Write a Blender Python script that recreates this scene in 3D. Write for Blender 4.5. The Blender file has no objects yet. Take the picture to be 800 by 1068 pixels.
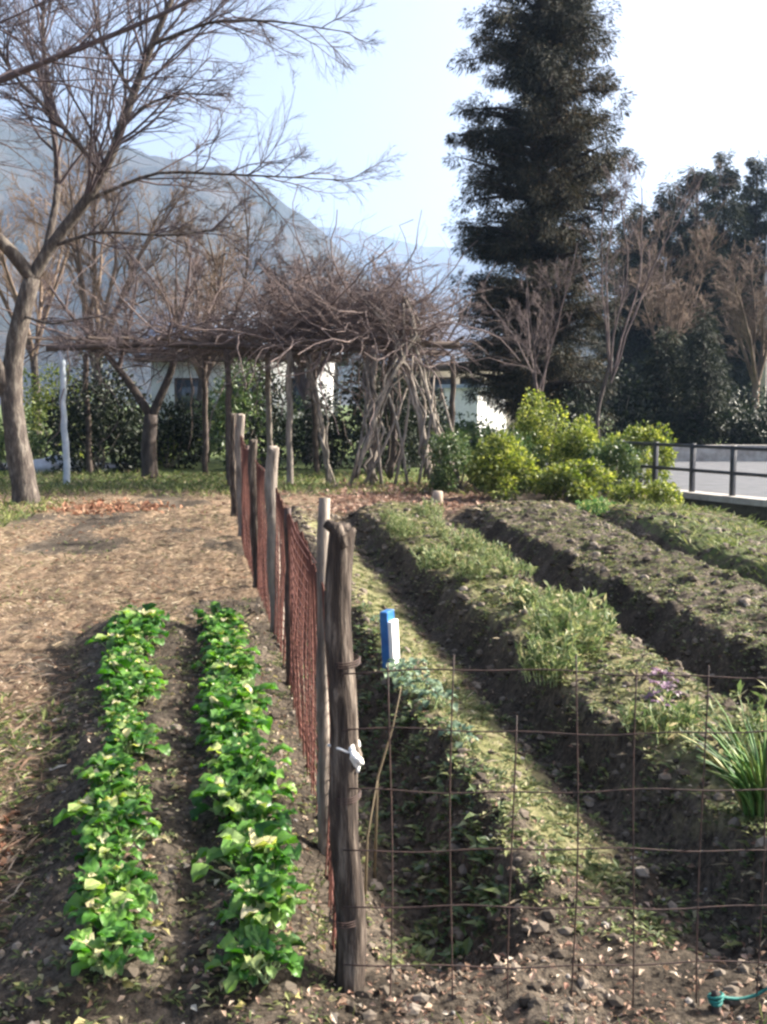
import bpy, math, random
import numpy as np
from mathutils import Vector, Matrix

random.seed(11)
rng = np.random.default_rng(7)
scene = bpy.context.scene
COL = scene.collection
PI = math.pi

# ------------------------------------------------------------------ noise
def _hash(ix, iy, s):
    n = (ix.astype(np.int64)*374761393 + iy.astype(np.int64)*668265263 + s*1442695041) & 0x7fffffff
    n = ((n ^ (n >> 13))*1274126177) & 0x7fffffff
    n = n ^ (n >> 16)
    return (n & 0xffff)/65535.0

def vnoise(x, y, s=0):
    x = np.asarray(x, float); y = np.asarray(y, float)
    ix = np.floor(x); iy = np.floor(y); fx = x-ix; fy = y-iy
    fx = fx*fx*(3-2*fx); fy = fy*fy*(3-2*fy)
    a = _hash(ix, iy, s); b = _hash(ix+1, iy, s); c = _hash(ix, iy+1, s); d = _hash(ix+1, iy+1, s)
    return (a*(1-fx)+b*fx)*(1-fy)+(c*(1-fx)+d*fx)*fy

def fbm(x, y, s=0, o=4):
    t = 0; a = .5; f = 1.
    for k in range(o):
        t = t+a*(vnoise(np.asarray(x)*f+17*k, np.asarray(y)*f-9*k, s+k)-.5); a *= .5; f *= 2.03
    return t

def sstep(a, b, x):
    t = np.clip((np.asarray(x, float)-a)/(b-a), 0, 1)
    return t*t*(3-2*t)

# ------------------------------------------------------------------ terrain of the garden
FY = [0, 2.67, 3.5, 5.9, 6.8, 8.5, 10.6, 13, 15, 40]
FX = [.25, -.11, -.19, -.54, -.70, -1.02, -1.40, -1.78, -2.1, -6]
def fence_x(y): return np.interp(y, FY, FX)
PW = [-.2, 0, .10, .27, .36, .52, .60, .70, .84, .98, 1.07, 1.15, 1.26, 1.45, 1.75, 1.92, 2.06, 2.16, 2.28, 2.42, 2.8, 3.25, 3.42, 3.58, 3.68, 3.85, 4.1, 4.6]
PH = [0, 0, -.05, -.14, -.09, .11, .11, .05, .01, -.03, -.08, -.04, .14, .18, .17, .12, -.06, -.10, -.02, .16, .19, .18, .08, -.06, -.02, .13, .14, .05]
LW = [-1.15, -1.0, -.92, -.80, -.72, -.60, -.48, -.40, -.32, -.20, -.08, 0]
LH = [0, -.035, -.03, .05, .09, .11, .09, .05, .08, .10, .04, 0]
def wcoord(x, y):
    return (x-fence_x(y))/(1+.035*np.clip(np.asarray(y, float)-6, 0, 9))
def wl(x, y):
    return (x-fence_x(y))/(1+.09*np.clip(np.asarray(y, float)-2.7, 0, 7))
def wall_sd(x, y):          # signed distance to the edge of the road, positive on the road side
    return ((np.asarray(x, float)-4.2)*4.1+(np.asarray(y, float)-17.6)*2.3)/4.70
def height(x, y, fine=True):
    x = np.asarray(x, float); y = np.asarray(y, float)
    wob = .10*fbm(x*.0+3, y*.9, 5, 2)+.05*fbm(x*2, y*2, 9, 2)
    w = wcoord(x, y)+wob; l = wl(x, y)+wob*.6
    r = 1.25*np.interp(w, PW, PH)*sstep(2.65, 3.15, y)*(1-sstep(13.2, 15, y))
    lf = np.interp(l, LW, LH)*sstep(2.2, 2.7, y)*(1-sstep(6.9, 7.4, y))
    h = np.where(w > 0, r, lf)
    near = 1-sstep(20, 40, np.hypot(x, y-5))
    h = h+near*.10*fbm(x*.7, y*.7, 21, 3)
    bed = sstep(.1, .4, w)*(1-sstep(13, 15, y))
    if fine:
        am = .05+.085*bed+.06*sstep(-1.3, -.9, l)*(w < 0)
        path = np.exp(-((w-.82)/.2)**2)
        h = h+near*am*(1-.75*path)*fbm(x*7, y*7, 31, 4)
        h = h+near*.018*(1-.6*path)*np.abs(fbm(x*26, y*26, 41, 2))*2
    sd = wall_sd(x, y)
    ditch = sstep(4.4, 4.75, x+.25*fbm(x*0, y*.8, 77, 2))*(1-sstep(16.6, 17.6, y))
    h = h-.50*ditch*(sd < .25)
    h = np.where((sd > .02) & (x > 3.7) & (y < 27.2) & (y > -30), np.minimum(h, -.12), h)
    return h

# ------------------------------------------------------------------ materials
def newmat(name):
    m = bpy.data.materials.new(name); m.use_nodes = True
    nt = m.node_tree
    for n in list(nt.nodes): nt.nodes.remove(n)
    out = nt.nodes.new('ShaderNodeOutputMaterial')
    return m, nt, out
def N(nt, t, **kw):
    n = nt.nodes.new(t)
    for k, v in kw.items(): setattr(n, k, v)
    return n
def ramp(nt, fac, cols):
    r = N(nt, 'ShaderNodeValToRGB')
    el = r.color_ramp.elements
    while len(el) > 1: el.remove(el[-1])
    el[0].position = cols[0][0]; el[0].color = (*cols[0][1], 1)
    for p, c in cols[1:]:
        e = el.new(p); e.color = (*c, 1)
    nt.links.new(fac, r.inputs[0])
    return r.outputs[0]
def noise(nt, scale, detail=4, rough=.6, dist=0, vec=None):
    n = N(nt, 'ShaderNodeTexNoise'); n.inputs['Scale'].default_value = scale
    n.inputs['Detail'].default_value = detail; n.inputs['Roughness'].default_value = rough
    n.inputs['Distortion'].default_value = dist
    if vec is None:
        tc = N(nt, 'ShaderNodeNewGeometry'); vec = tc.outputs['Position']
    nt.links.new(vec, n.inputs['Vector'])
    return n.outputs['Fac']
def mixc(nt, fac, a, b, mode='MIX'):
    m = N(nt, 'ShaderNodeMix', data_type='RGBA', blend_type=mode)
    for s, v in ((0, fac), (6, a), (7, b)):
        if isinstance(v, (int, float)): m.inputs[s].default_value = v
        elif isinstance(v, tuple): m.inputs[s].default_value = (*v, 1)
        else: nt.links.new(v, m.inputs[s])
    return m.outputs[2]
def bsdf(nt, out, col, rough=.8, spec=.3, bump=None, bstr=.4, bdist=.02, metal=0):
    b = N(nt, 'ShaderNodeBsdfPrincipled')
    if isinstance(col, tuple): b.inputs['Base Color'].default_value = (*col, 1)
    else: nt.links.new(col, b.inputs['Base Color'])
    b.inputs['Roughness'].default_value = rough
    b.inputs['Specular IOR Level'].default_value = spec
    b.inputs['Metallic'].default_value = metal
    if bump is not None:
        bp = N(nt, 'ShaderNodeBump'); bp.inputs['Strength'].default_value = bstr; bp.inputs['Distance'].default_value = bdist
        nt.links.new(bump, bp.inputs['Height']); nt.links.new(bp.outputs[0], b.inputs['Normal'])
    nt.links.new(b.outputs[0], out.inputs[0])
    return b
def objvec(nt, sc=(1, 1, 1)):
    tc = N(nt, 'ShaderNodeTexCoord'); mp = N(nt, 'ShaderNodeMapping'); mp.inputs['Scale'].default_value = sc
    nt.links.new(tc.outputs['Object'], mp.inputs[0]); return mp.outputs[0]
def simple(name, c1, c2, scale=8, rough=.8, spec=.3, bstr=.4, bdist=.01, stretch=(1, 1, 1), metal=0, mid=None):
    m, nt, out = newmat(name)
    f = noise(nt, scale, 5, .65, .2, objvec(nt, stretch))
    cols = [(.32, c1), (.68, c2)] if mid is None else [(.3, c1), (.5, mid), (.7, c2)]
    bsdf(nt, out, ramp(nt, f, cols), rough, spec, f, bstr, bdist, metal)
    return m
def leafmat(name, cols, rough=.5, spec=.4, trans=.35, tcol=None, clump=None):
    """per-leaf colour, optional larger patches, light passing through the blade"""
    m, nt, out = newmat(name)
    g = N(nt, 'ShaderNodeNewGeometry')
    c = ramp(nt, g.outputs['Random Per Island'], cols)
    if clump:
        f = noise(nt, clump[0], 3, .6)
        c = mixc(nt, 1., c, ramp(nt, f, [(.35, clump[1]), (.65, clump[2])]), 'MULTIPLY')
    b = bsdf(nt, out, c, rough, spec)
    if trans > 0:
        t = N(nt, 'ShaderNodeBsdfTranslucent')
        if tcol: nt.links.new(mixc(nt, 1., c, tcol, 'MULTIPLY'), t.inputs[0])
        else: nt.links.new(c, t.inputs[0])
        mx = N(nt, 'ShaderNodeMixShader'); mx.inputs[0].default_value = trans
        nt.links.new(b.outputs[0], mx.inputs[1]); nt.links.new(t.outputs[0], mx.inputs[2])
        nt.links.new(mx.outputs[0], out.inputs[0])
    return m

M = {}
# ground: soil, straw, moss and grass zones blended by a zone attribute
def ground_mat():
    m, nt, out = newmat('ground_soil')
    a = N(nt, 'ShaderNodeAttribute', attribute_name='zone')
    sp = N(nt, 'ShaderNodeSeparateColor'); nt.links.new(a.outputs['Color'], sp.inputs[0])
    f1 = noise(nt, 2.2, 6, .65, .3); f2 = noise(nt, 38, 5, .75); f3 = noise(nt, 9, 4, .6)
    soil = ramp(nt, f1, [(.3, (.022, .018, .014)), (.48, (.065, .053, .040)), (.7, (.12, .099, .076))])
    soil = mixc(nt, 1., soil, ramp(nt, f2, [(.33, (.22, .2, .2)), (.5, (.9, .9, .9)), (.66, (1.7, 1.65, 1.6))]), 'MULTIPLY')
    straw = ramp(nt, f3, [(.3, (.075, .052, .036)), (.48, (.18, .135, .09)), (.66, (.27, .21, .14))])
    straw = mixc(nt, 1., straw, ramp(nt, f2, [(.32, (.35, .3, .28)), (.66, (1.35, 1.3, 1.3))]), 'MULTIPLY')
    moss = ramp(nt, f3, [(.3, (.08, .09, .032)), (.5, (.165, .16, .075)), (.7, (.21, .18, .11))])
    moss = mixc(nt, 1., moss, ramp(nt, f2, [(.3, (.7, .7, .7)), (.7, (1.2, 1.2, 1.2))]), 'MULTIPLY')
    grass = ramp(nt, f1, [(.3, (.05, .075, .025)), (.7, (.12, .15, .05))])
    def edge(ch):
        mm = N(nt, 'ShaderNodeMath', operation='ADD'); nt.links.new(ch, mm.inputs[0])
        s = N(nt, 'ShaderNodeMath', operation='MULTIPLY_ADD'); nt.links.new(f3, s.inputs[0]); s.inputs[1].default_value = 1.2; s.inputs[2].default_value = -.6
        nt.links.new(s.outputs[0], mm.inputs[1]); mm.use_clamp = True
        return ramp(nt, mm.outputs[0], [(.3, (0, 0, 0)), (.6, (1, 1, 1))])
    c = mixc(nt, edge(sp.outputs[0]), soil, straw)
    c = mixc(nt, edge(sp.outputs[1]), c, moss)
    c = mixc(nt, edge(sp.outputs[2]), c, grass)
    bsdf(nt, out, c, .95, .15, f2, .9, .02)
    return m
M['ground'] = ground_mat()
M['bark'] = simple('bark_grey', (.07, .055, .045), (.34, .30, .25), 18, .9, .2, .9, .03, (1, 1, .25))
M['bark_old'] = simple('bark_old_tree', (.045, .036, .033), (.20, .175, .145), 18, .9, .2, 1., .04, (1, 1, .3), mid=(.08, .066, .056))
M['twig_fine'] = simple('twig_fine', (.055, .043, .045), (.125, .10, .105), 3, .85, .2, 0)
M['bark_dark'] = simple('bark_dark', (.035, .028, .025), (.10, .08, .07), 12, .9, .2, .9, .03, (1, 1, .3))
M['twig_dark'] = simple('twig_dark', (.07, .052, .052), (.15, .115, .105), 3, .85, .2, 0)
M['twig_tan'] = simple('twig_tan', (.10, .07, .052), (.23, .17, .125), 1.5, .85, .2, 0)
M['twig_red'] = simple('twig_red', (.085, .06, .045), (.20, .145, .11), 1.5, .85, .2, 0)
M['twig_mauve'] = simple('twig_mauve', (.07, .052, .05), (.21, .16, .145), 2, .85, .2, 0)
M['post'] = simple('weathered_post', (.018, .014, .012), (.24, .20, .16), 42, .9, .2, 1, .02, (1, 1, .12), mid=(.06, .046, .037))
M['post_pale'] = simple('pale_post', (.08, .065, .055), (.31, .265, .22), 30, .85, .2, .8, .01, (1, 1, .15))
M['pipe_blue'] = simple('pale_painted_pipe', (.30, .34, .38), (.5, .54, .58), 6, .5, .4, .1)
M['rust'] = simple('rusty_wire', (.065, .022, .017), (.14, .055, .04), 30, .8, .3, .4, .002)
M['rust_dark'] = simple('dark_rusty_wire', (.022, .014, .012), (.08, .045, .035), 30, .7, .4, .4, .002)
M['rag'] = simple('white_rag', (.62, .62, .60), (.85, .84, .80), 20, .9, .1, .8, .01)
M['blue'] = simple('blue_plastic', (.012, .09, .27), (.03, .16, .40), 9, .45, .4, .1)
M['white'] = simple('white_card', (.72, .71, .68), (.86, .85, .82), 9, .6, .3, .1)
M['teal'] = simple('teal_cord', (.008, .08, .07), (.03, .22, .18), 60, .6, .3, .5, .003)
M['iron'] = simple('dark_iron', (.018, .02, .026), (.05, .052, .06), 8, .5, .4, .2)
M['road'] = simple('pale_asphalt', (.075, .078, .085), (.115, .12, .13), 3, .9, .2, .4, .01)
M['kerb'] = simple('kerb_concrete', (.24, .22, .2), (.42, .4, .37), 5, .9, .2, .6, .01)
M['wall_dark'] = simple('shade_dark_wall', (.03, .03, .022), (.09, .08, .065), 4, .95, .2, .8, .03)  # shade of the ditch face put into a dark base colour
M['cream'] = simple('cream_plaster', (.42, .38, .30), (.56, .51, .42), 2, .9, .2, .2)
M['plaster'] = simple('pale_plaster', (.42, .42, .41), (.60, .60, .58), 2, .9, .2, .2)
M['roof'] = simple('blue_grey_tiles', (.22, .27, .35), (.34, .40, .48), 5, .55, .4, .5, .02, (1, 4, 1))
M['glass'] = simple('window_glass', (.03, .04, .05), (.07, .08, .10), 1, .1, .6, 0)
M['wood_dark'] = simple('dark_timber', (.04, .03, .025), (.11, .085, .07), 8, .85, .2, .6, .01, (.3, 1, 1))
M['stone'] = simple('pale_stone', (.36, .37, .39), (.60, .61, .63), 5, .9, .2, .8, .03)
M['stump'] = simple('cut_wood', (.28, .22, .17), (.45, .37, .29), 10, .85, .2, .5, .01)
M['clod'] = leafmat('soil_clods', [(0, (.035, .028, .022)), (.5, (.09, .074, .057)), (.85, (.145, .12, .095)), (1, (.21, .18, .145))], .95, .15, 0)
M['pebble'] = leafmat('pebbles', [(0, (.12, .11, .10)), (.7, (.22, .20, .18)), (1, (.34, .31, .28))], .85, .3, 0)
M['litter'] = leafmat('dead_leaves', [(0, (.10, .065, .045)), (.35, (.22, .14, .095)), (.7, (.34, .25, .18)), (.93, (.46, .37, .28)), (1, (.62, .56, .46))], .8, .2, .25)
M['yellow_leaf'] = leafmat('yellowed_leaves', [(0, (.25, .22, .07)), (.5, (.36, .31, .14)), (1, (.50, .44, .27))], .6, .3, .3)
M['litter_orange'] = leafmat('rusty_dead_leaves', [(0, (.13, .06, .035)), (.5, (.29, .145, .09)), (1, (.42, .28, .18))], .8, .2, .25)
M['litter_pink'] = leafmat('faded_dead_leaves', [(0, (.2, .11, .08)), (.5, (.26, .17, .125)), (1, (.42, .31, .24))], .8, .2, .25)
M['straw'] = leafmat('dry_grass', [(0, (.07, .045, .03)), (.4, (.19, .155, .095)), (.8, (.35, .275, .18)), (1, (.50, .43, .30))], .75, .25, .3)
M['grass'] = leafmat('green_grass', [(0, (.05, .075, .02)), (.6, (.13, .17, .045)), (.9, (.24, .26, .08)), (1, (.4, .35, .18))], .6, .3, .35)
M['weed'] = leafmat('small_weeds', [(0, (.04, .065, .02)), (.5, (.12, .15, .05)), (.85, (.22, .23, .085)), (1, (.36, .32, .2))], .6, .3, .35)
M['crop'] = leafmat('crop_leaves', [(0, (.02, .08, .012)), (.35, (.05, .16, .022)), (.65, (.12, .26, .045)), (.82, (.23, .34, .11)), (.91, (.40, .41, .18)), (1, (.62, .58, .38))], .42, .45, .34, (1.4, 1.7, .5), (6, (.62, .7, .7), (1.25, 1.12, 1.1)))
M['cabbage'] = leafmat('cabbage_leaves', [(0, (.05, .10, .06)), (.6, (.11, .17, .105)), (1, (.22, .29, .18))], .5, .4, .25)
M['purple'] = leafmat('purple_leaves', [(0, (.09, .05, .08)), (.6, (.19, .12, .17)), (1, (.30, .24, .24))], .5, .4, .2)
M['onion'] = leafmat('onion_leaves', [(0, (.04, .12, .03)), (.6, (.12, .24, .06)), (.9, (.30, .36, .1)), (1, (.5, .42, .2))], .45, .4, .35)
M['greens'] = leafmat('feathery_greens', [(0, (.05, .09, .03)), (.5, (.13, .18, .06)), (.8, (.26, .28, .11)), (1, (.44, .38, .22))], .5, .35, .4)
M['petiole'] = simple('pale_leaf_stalks', (.25, .34, .14), (.40, .46, .24), 10, .5, .3, .1)
M['bush_lime'] = leafmat('lime_shrub_leaves', [(0, (.05, .09, .018)), (.5, (.17, .22, .04)), (.85, (.34, .38, .09)), (1, (.5, .5, .22))], .45, .4, .4, (1.2, 1.2, .6), (3, (.45, .52, .5), (1.1, 1.05, .95)))
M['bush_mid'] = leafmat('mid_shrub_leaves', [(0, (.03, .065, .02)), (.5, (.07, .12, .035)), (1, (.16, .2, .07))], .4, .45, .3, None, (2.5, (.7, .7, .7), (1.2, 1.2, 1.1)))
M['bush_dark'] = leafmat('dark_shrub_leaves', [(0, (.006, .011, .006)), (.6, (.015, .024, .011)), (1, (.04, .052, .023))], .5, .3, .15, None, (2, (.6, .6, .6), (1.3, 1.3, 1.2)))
M['cedar'] = leafmat('cedar_sprays', [(0, (.006, .010, .006)), (.6, (.018, .022, .011)), (.9, (.038, .034, .018)), (1, (.08, .058, .033))], .65, .25, .18, None, (.4, (.7, .8, .75), (1.8, 1.35, .95)))
M['pine'] = leafmat('conifer_sprays', [(0, (.010, .015, .010)), (.6, (.021, .030, .016)), (1, (.05, .055, .028))], .65, .25, .18, None, (.5, (.6, .65, .65), (1.3, 1.25, 1.1)))
def mountain_mat():
    m, nt, out = newmat('wooded_slopes')
    f = noise(nt, .012, 8, .65, .5); f2 = noise(nt, .09, 5, .7)
    c = ramp(nt, f, [(.35, (.015, .022, .018)), (.5, (.035, .036, .03)), (.65, (.06, .052, .045))])
    c = mixc(nt, 1., c, ramp(nt, f2, [(.3, (.6, .6, .6)), (.7, (1.3, 1.3, 1.3))]), 'MULTIPLY')
    bsdf(nt, out, c, .95, .1, f2, 1, 6)
    return m
M['mountain'] = mountain_mat()

# ------------------------------------------------------------------ mesh building
class MB:
    def __init__(s): s.v = []; s.f = []; s.n = 0
    def add(s, v, f):
        v = np.asarray(v, float).reshape(-1, 3); f = np.asarray(f, int)
        s.v.append(v); s.f.append(f+s.n); s.n += len(v)
    def build(s, name, mat, parent=None, smooth=True, loc=None):
        v = np.concatenate(s.v); 
        me = bpy.data.meshes.new(name)
        fl = [f for f in s.f if f.size]
        loops = np.concatenate([f.ravel() for f in fl]).astype(np.int32)
        tot = np.concatenate([np.full(f.shape[0], f.shape[1]) for f in fl]).astype(np.int32)
        if loc is not None: v = v-np.asarray(loc, float)
        me.vertices.add(len(v)); me.vertices.foreach_set('co', v.astype(np.float32).ravel())
        me.loops.add(len(loops)); me.loops.foreach_set('vertex_index', loops)
        me.polygons.add(len(tot)); me.polygons.foreach_set('loop_start', (np.cumsum(tot)-tot).astype(np.int32))
        me.polygons.foreach_set('use_smooth', np.full(len(tot), smooth))
        me.update(calc_edges=True); me.validate()
        me.materials.append(M[mat])
        o = bpy.data.objects.new(name, me); COL.objects.link(o)
        if loc is not None and parent is None: o.location = loc
        if parent is not None: o.parent = parent
        return o
    def tube(s, pts, rad, sides=6, cap=True, knob=0):
        P = np.asarray(pts, float); n = len(P)
        R = np.broadcast_to(np.asarray(rad, float), (n,)) if np.ndim(rad) <= 1 else rad
        T = np.gradient(P, axis=0); T /= np.linalg.norm(T, axis=1)[:, None]+1e-9
        ref = np.array([0., 0, 1]) if abs(T[:, 2]).mean() < .8 else np.array([1., 0, 0])
        U = np.cross(T, ref); U /= np.linalg.norm(U, axis=1)[:, None]+1e-9
        W = np.cross(T, U)
        a = np.arange(sides)*2*PI/sides
        rr = R[:, None]*(1+(knob*(rng.random((n, sides))-.5) if knob else 0))
        V = P[:, None, :]+rr[..., None]*(np.cos(a)[None, :, None]*U[:, None, :]+np.sin(a)[None, :, None]*W[:, None, :])
        i = np.arange(n-1)[:, None]*sides; j = np.arange(sides)[None, :]; j2 = (j+1) % sides
        F = np.stack([i+j, i+j2, i+sides+j2, i+sides+j], -1).reshape(-1, 4)
        base = s.n
        s.add(V.reshape(-1, 3), F)
        if cap:
            s.add(P[[-1]], np.zeros((0, 3), int)); c = s.n-1
            jj = np.arange(sides); b = base+(n-1)*sides
            s.f.append(np.stack([b+jj, b+(jj+1) % sides, np.full(sides, c)], -1))
            s.add(P[[0]], np.zeros((0, 3), int)); c = s.n-1
            s.f.append(np.stack([base+(jj+1) % sides, base+jj, np.full(sides, c)], -1))
    def tubes(s, P, Rd, sides=3):
        n, m, _ = P.shape; T = np.gradient(P, axis=1); T /= np.linalg.norm(T, axis=2)[..., None]+1e-9
        ref = np.array([.31, .57, .76]); U = np.cross(T, ref); U /= np.linalg.norm(U, axis=2)[..., None]+1e-9; W = np.cross(T, U)
        a = np.arange(sides)*2*PI/sides
        V = P[:, :, None]+Rd[..., None, None]*(np.cos(a)[:, None]*U[:, :, None]+np.sin(a)[:, None]*W[:, :, None])
        q = (np.arange(n)*m*sides)[:, None, None]; i = (np.arange(m-1)*sides)[None, :, None]; j = np.arange(sides)[None, None]; j2 = (j+1) % sides
        F = np.stack([q+i+j, q+i+j2, q+i+sides+j2, q+i+sides+j], -1).reshape(-1, 4)
        s.add(V.reshape(-1, 3), F)
    def box(s, x0, x1, y0, y1, z0, z1, rz=0, c=(0, 0)):
        V = np.array([[x, y, z] for x in (x0, x1) for y in (y0, y1) for z in (z0, z1)], float)
        if rz:
            ca, sa = math.cos(rz), math.sin(rz)
            V = np.stack([c[0]+V[:, 0]*ca-V[:, 1]*sa, c[1]+V[:, 0]*sa+V[:, 1]*ca, V[:, 2]], 1)
        elif c != (0, 0): V[:, 0] += c[0]; V[:, 1] += c[1]
        s.add(V, [[0, 1, 3, 2], [4, 6, 7, 5], [0, 4, 5, 1], [2, 3, 7, 6], [0, 2, 6, 4], [1, 5, 7, 3]])
    def leaves(s, C, D, L, W, up=None, fold=.25, droop=.0):
        """pointed blades: centre line from C along D, length L, width W; 6 vertices each"""
        C = np.asarray(C, float); n = len(C)
        D = D/(np.linalg.norm(D, axis=1)[:, None]+1e-9)
        if up is None: up = rng.normal(size=(n, 3))
        S = np.cross(D, up); S /= np.linalg.norm(S, axis=1)[:, None]+1e-9
        Nn = np.cross(S, D)
        L = np.broadcast_to(L, (n,))[:, None]; W = np.broadcast_to(W, (n,))[:, None]
        tip = C+D*L; tip[:, 2:3] -= droop*L
        mid = C+D*L*.5+Nn*W*fold*.3; mid[:, 2:3] -= droop*L*.2
        a = mid+S*W*.5+Nn*W*fold; b = mid-S*W*.5+Nn*W*fold
        V = np.stack([C, a, mid, b, tip], 1).reshape(-1, 3)
        k = np.arange(n)[:, None]*5
        F = np.concatenate([k+np.array([[0, 1, 2]]), k+np.array([[0, 2, 3]]), k+np.array([[1, 4, 2]]), k+np.array([[2, 4, 3]])])
        s.add(V, F)
    def stones(s, C, R):
        """small irregular lumps"""
        t = (1+5**.5)/2
        B = np.array([[-1, t, 0], [1, t, 0], [-1, -t, 0], [1, -t, 0], [0, -1, t], [0, 1, t], [0, -1, -t], [0, 1, -t], [t, 0, -1], [t, 0, 1], [-t, 0, -1], [-t, 0, 1]])/1.9
        F = np.array([[0, 11, 5], [0, 5, 1], [0, 1, 7], [0, 7, 10], [0, 10, 11], [1, 5, 9], [5, 11, 4], [11, 10, 2], [10, 7, 6], [7, 1, 8], [3, 9, 4], [3, 4, 2], [3, 2, 6], [3, 6, 8], [3, 8, 9], [4, 9, 5], [2, 4, 11], [6, 2, 10], [8, 6, 7], [9, 8, 1]])
        n = len(C)
        V = B[None]*(1+.35*(rng.random((n, 12, 1))-.5))*np.asarray(R).reshape(-1, 1, 1)*np.stack([.7+.6*rng.random(n), .7+.6*rng.random(n), .5+.4*rng.random(n)], 1)[:, None]
        s.add((V+np.asarray(C)[:, None]).reshape(-1, 3), (F[None]+12*np.arange(n)[:, None, None]).reshape(-1, 3))

def tag(o, label=None, cat=None, group=None, kind=None):
    if label: o['label'] = label
    if cat: o['category'] = cat
    if group: o['group'] = group
    if kind: o['kind'] = kind
    return o
def empty(name, loc, label, cat, group=None, rz=0):
    o = bpy.data.objects.new(name, None); o.empty_display_size = .1
    COL.objects.link(o); o.location = loc; o.rotation_euler.z = rz
    return tag(o, label, cat, group)
def copy_tree(o, parent=None):
    c = o.copy(); COL.objects.link(c)
    if parent is not None: c.parent = parent
    for ch in list(o.children): copy_tree(ch, c)
    return c

# ------------------------------------------------------------------ ground sheet
def axis(lo, hi, step, far, grow=1.25):
    mid = list(np.arange(lo, hi, step)); a = []; b = []
    x = lo; s = step
    while x > -far: s *= grow; x -= s; a.append(x)
    x = mid[-1]; s = step
    while x < far: s *= grow; x += s; b.append(x)
    return np.array(a[::-1]+mid+b)
xs = axis(-4.2, 5.6, .026, 4900)
ys = [2.0]
while ys[-1] < 19: ys.append(ys[-1]+max(.018, ys[-1]*.0062))
lo = []; y = 2.; s = .05
while y > -4900: s *= 1.3; y -= s; lo.append(y)
y = ys[-1]; s = .13; hi = []
while y < 4900: s *= 1.15; y += s; hi.append(y)
ys = np.array(lo[::-1]+ys+hi)
X, Y = np.meshgrid(xs, ys)
Z = height(X, Y)
b = MB(); nx = len(xs); ny = len(ys)
i = (np.arange(ny-1)[:, None]*nx+np.arange(nx-1)[None, :]).ravel()
b.add(np.stack([X.ravel(), Y.ravel(), Z.ravel()], 1), np.stack([i, i+1, i+nx+1, i+nx], 1))
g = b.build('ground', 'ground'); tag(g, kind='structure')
W_ = wcoord(X, Y); WL = wl(X, Y)
def zones(x, y):
    w = wcoord(x, y); l = wl(x, y)
    left = (x < fence_x(y))
    dry = np.where(left, 1-sstep(-1.15, -.95, l)*(1-sstep(6.6, 7.3, y)), sstep(12.8, 14, y)*(1-sstep(4, 5, x)))
    dry = dry*(1-sstep(17.5, 19, y))*(1-.0*left)
    moss = np.where(left, 0, np.exp(-((w-.82)/.15)**2)*(1-sstep(12, 14, y))*1.0*sstep(2.9, 3.6, y)+.8*np.exp(-((w-1.55)/.3)**2)*(y < 14)*sstep(3, 3.5, y)+.22*np.exp(-((w-2.85)/.4)**2)*(y < 14)+.35*np.exp(-((w-.6)/.12)**2)*(y > 4))
    gr = sstep(17.0, 19.5, y)+np.where((w > 3.75) & (y < 16) & (~left), .45, 0)+.8*np.exp(-(((x+5.6)/.9)**2+((y-13.2)/2.)**2))
    dry = dry*np.clip(-.1+1.7*vnoise(x*1.7, y*1.3, 51), 0, 1)
    return np.clip(dry, 0, 1), np.clip(moss, 0, 1), np.clip(gr, 0, 1)
d_, m_, g_ = zones(X, Y)
ca = g.data.attributes.new('zone', 'FLOAT_COLOR', 'POINT')
ca.data.foreach_set('color', np.stack([d_, m_, g_, np.ones_like(d_)], -1).astype(np.float32).ravel())

# ------------------------------------------------------------------ scattered ground cover
def spots(n, x0, x1, y0, y1, keep=None, power=1.0):
    """random points, denser towards the near end"""
    u = rng.random(n)
    y = (y0**(1-power)+(y1**(1-power)-y0**(1-power))*u)**(1/(1-power)) if power != 1 else y0*(y1/y0)**u
    x = x0+(x1-x0)*rng.random(n)
    if keep is not None:
        k = keep(x, y); x = x[k]; y = y[k]
    return x, y
def on_ground(x, y, dz=0): return np.stack([x, y, height(x, y)+dz], 1)

def prob(p): return rng.random(np.shape(p)) < p
# clods of soil
b = MB()
x, y = spots(24000, -1.9, 3.9, 2.3, 14, lambda x, y: prob(np.where(x > fence_x(y), np.where(np.abs(wcoord(x, y)-.84) < .13, .12, .9), .35*(wl(x, y) > -.95)*(y < 8))))
b.stones(on_ground(x, y, .0), .004+.017*rng.random(len(x))**3.2*(1+.06*y)*(1+.05*y))
tag(b.build('soil_clods', 'clod', smooth=False), 'loose brown clods of soil lying over the garden beds', 'soil clods', kind='stuff')
b = MB()
x, y = spots(420, -1.4, 3.0, 2.3, 9)
b.stones(on_ground(x, y, .002), .004+.008*rng.random(len(x)))
tag(b.build('pebbles', 'pebble', smooth=False), 'small pale pebbles strewn over the soil', 'pebbles', kind='stuff')
# dead leaves
def litter(n, x0, x1, y0, y1, keep, L, name, mat, label, power=1.0):
    x, y = spots(n, x0, x1, y0, y1, keep, power)
    n = len(x); d = rng.normal(size=(n, 3)); d[:, 2] *= .35
    up = rng.normal(size=(n, 3))*.5+np.array([0, 0, 1.])
    b = MB(); l = L*(.5+rng.random(n)); b.leaves(on_ground(x, y, .008), d, l, l*.55, up, .3, .1)
    tag(b.build(name, mat, smooth=False), label, 'dead leaves', kind='stuff')
litter(15000, -3.0, 2.0, 2.2, 9, lambda x, y: prob(np.where(x < fence_x(y), np.where(wl(x, y) > -.98, .40, .9), np.where(y < 3.0, .8, .22))), .022, 'leaf_litter', 'litter', 'brown and tan dead leaves scattered on the garden soil')
litter(5200, -2.6, 1.6, 14.0, 19.2, lambda x, y: prob(np.where((x > -.9) & (x < 1.6) & (y > 14.4), .95, .1)), .10, 'leaf_litter', 'litter_pink', 'pinkish brown dead leaves heaped at the foot of the vine trunks')
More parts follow.
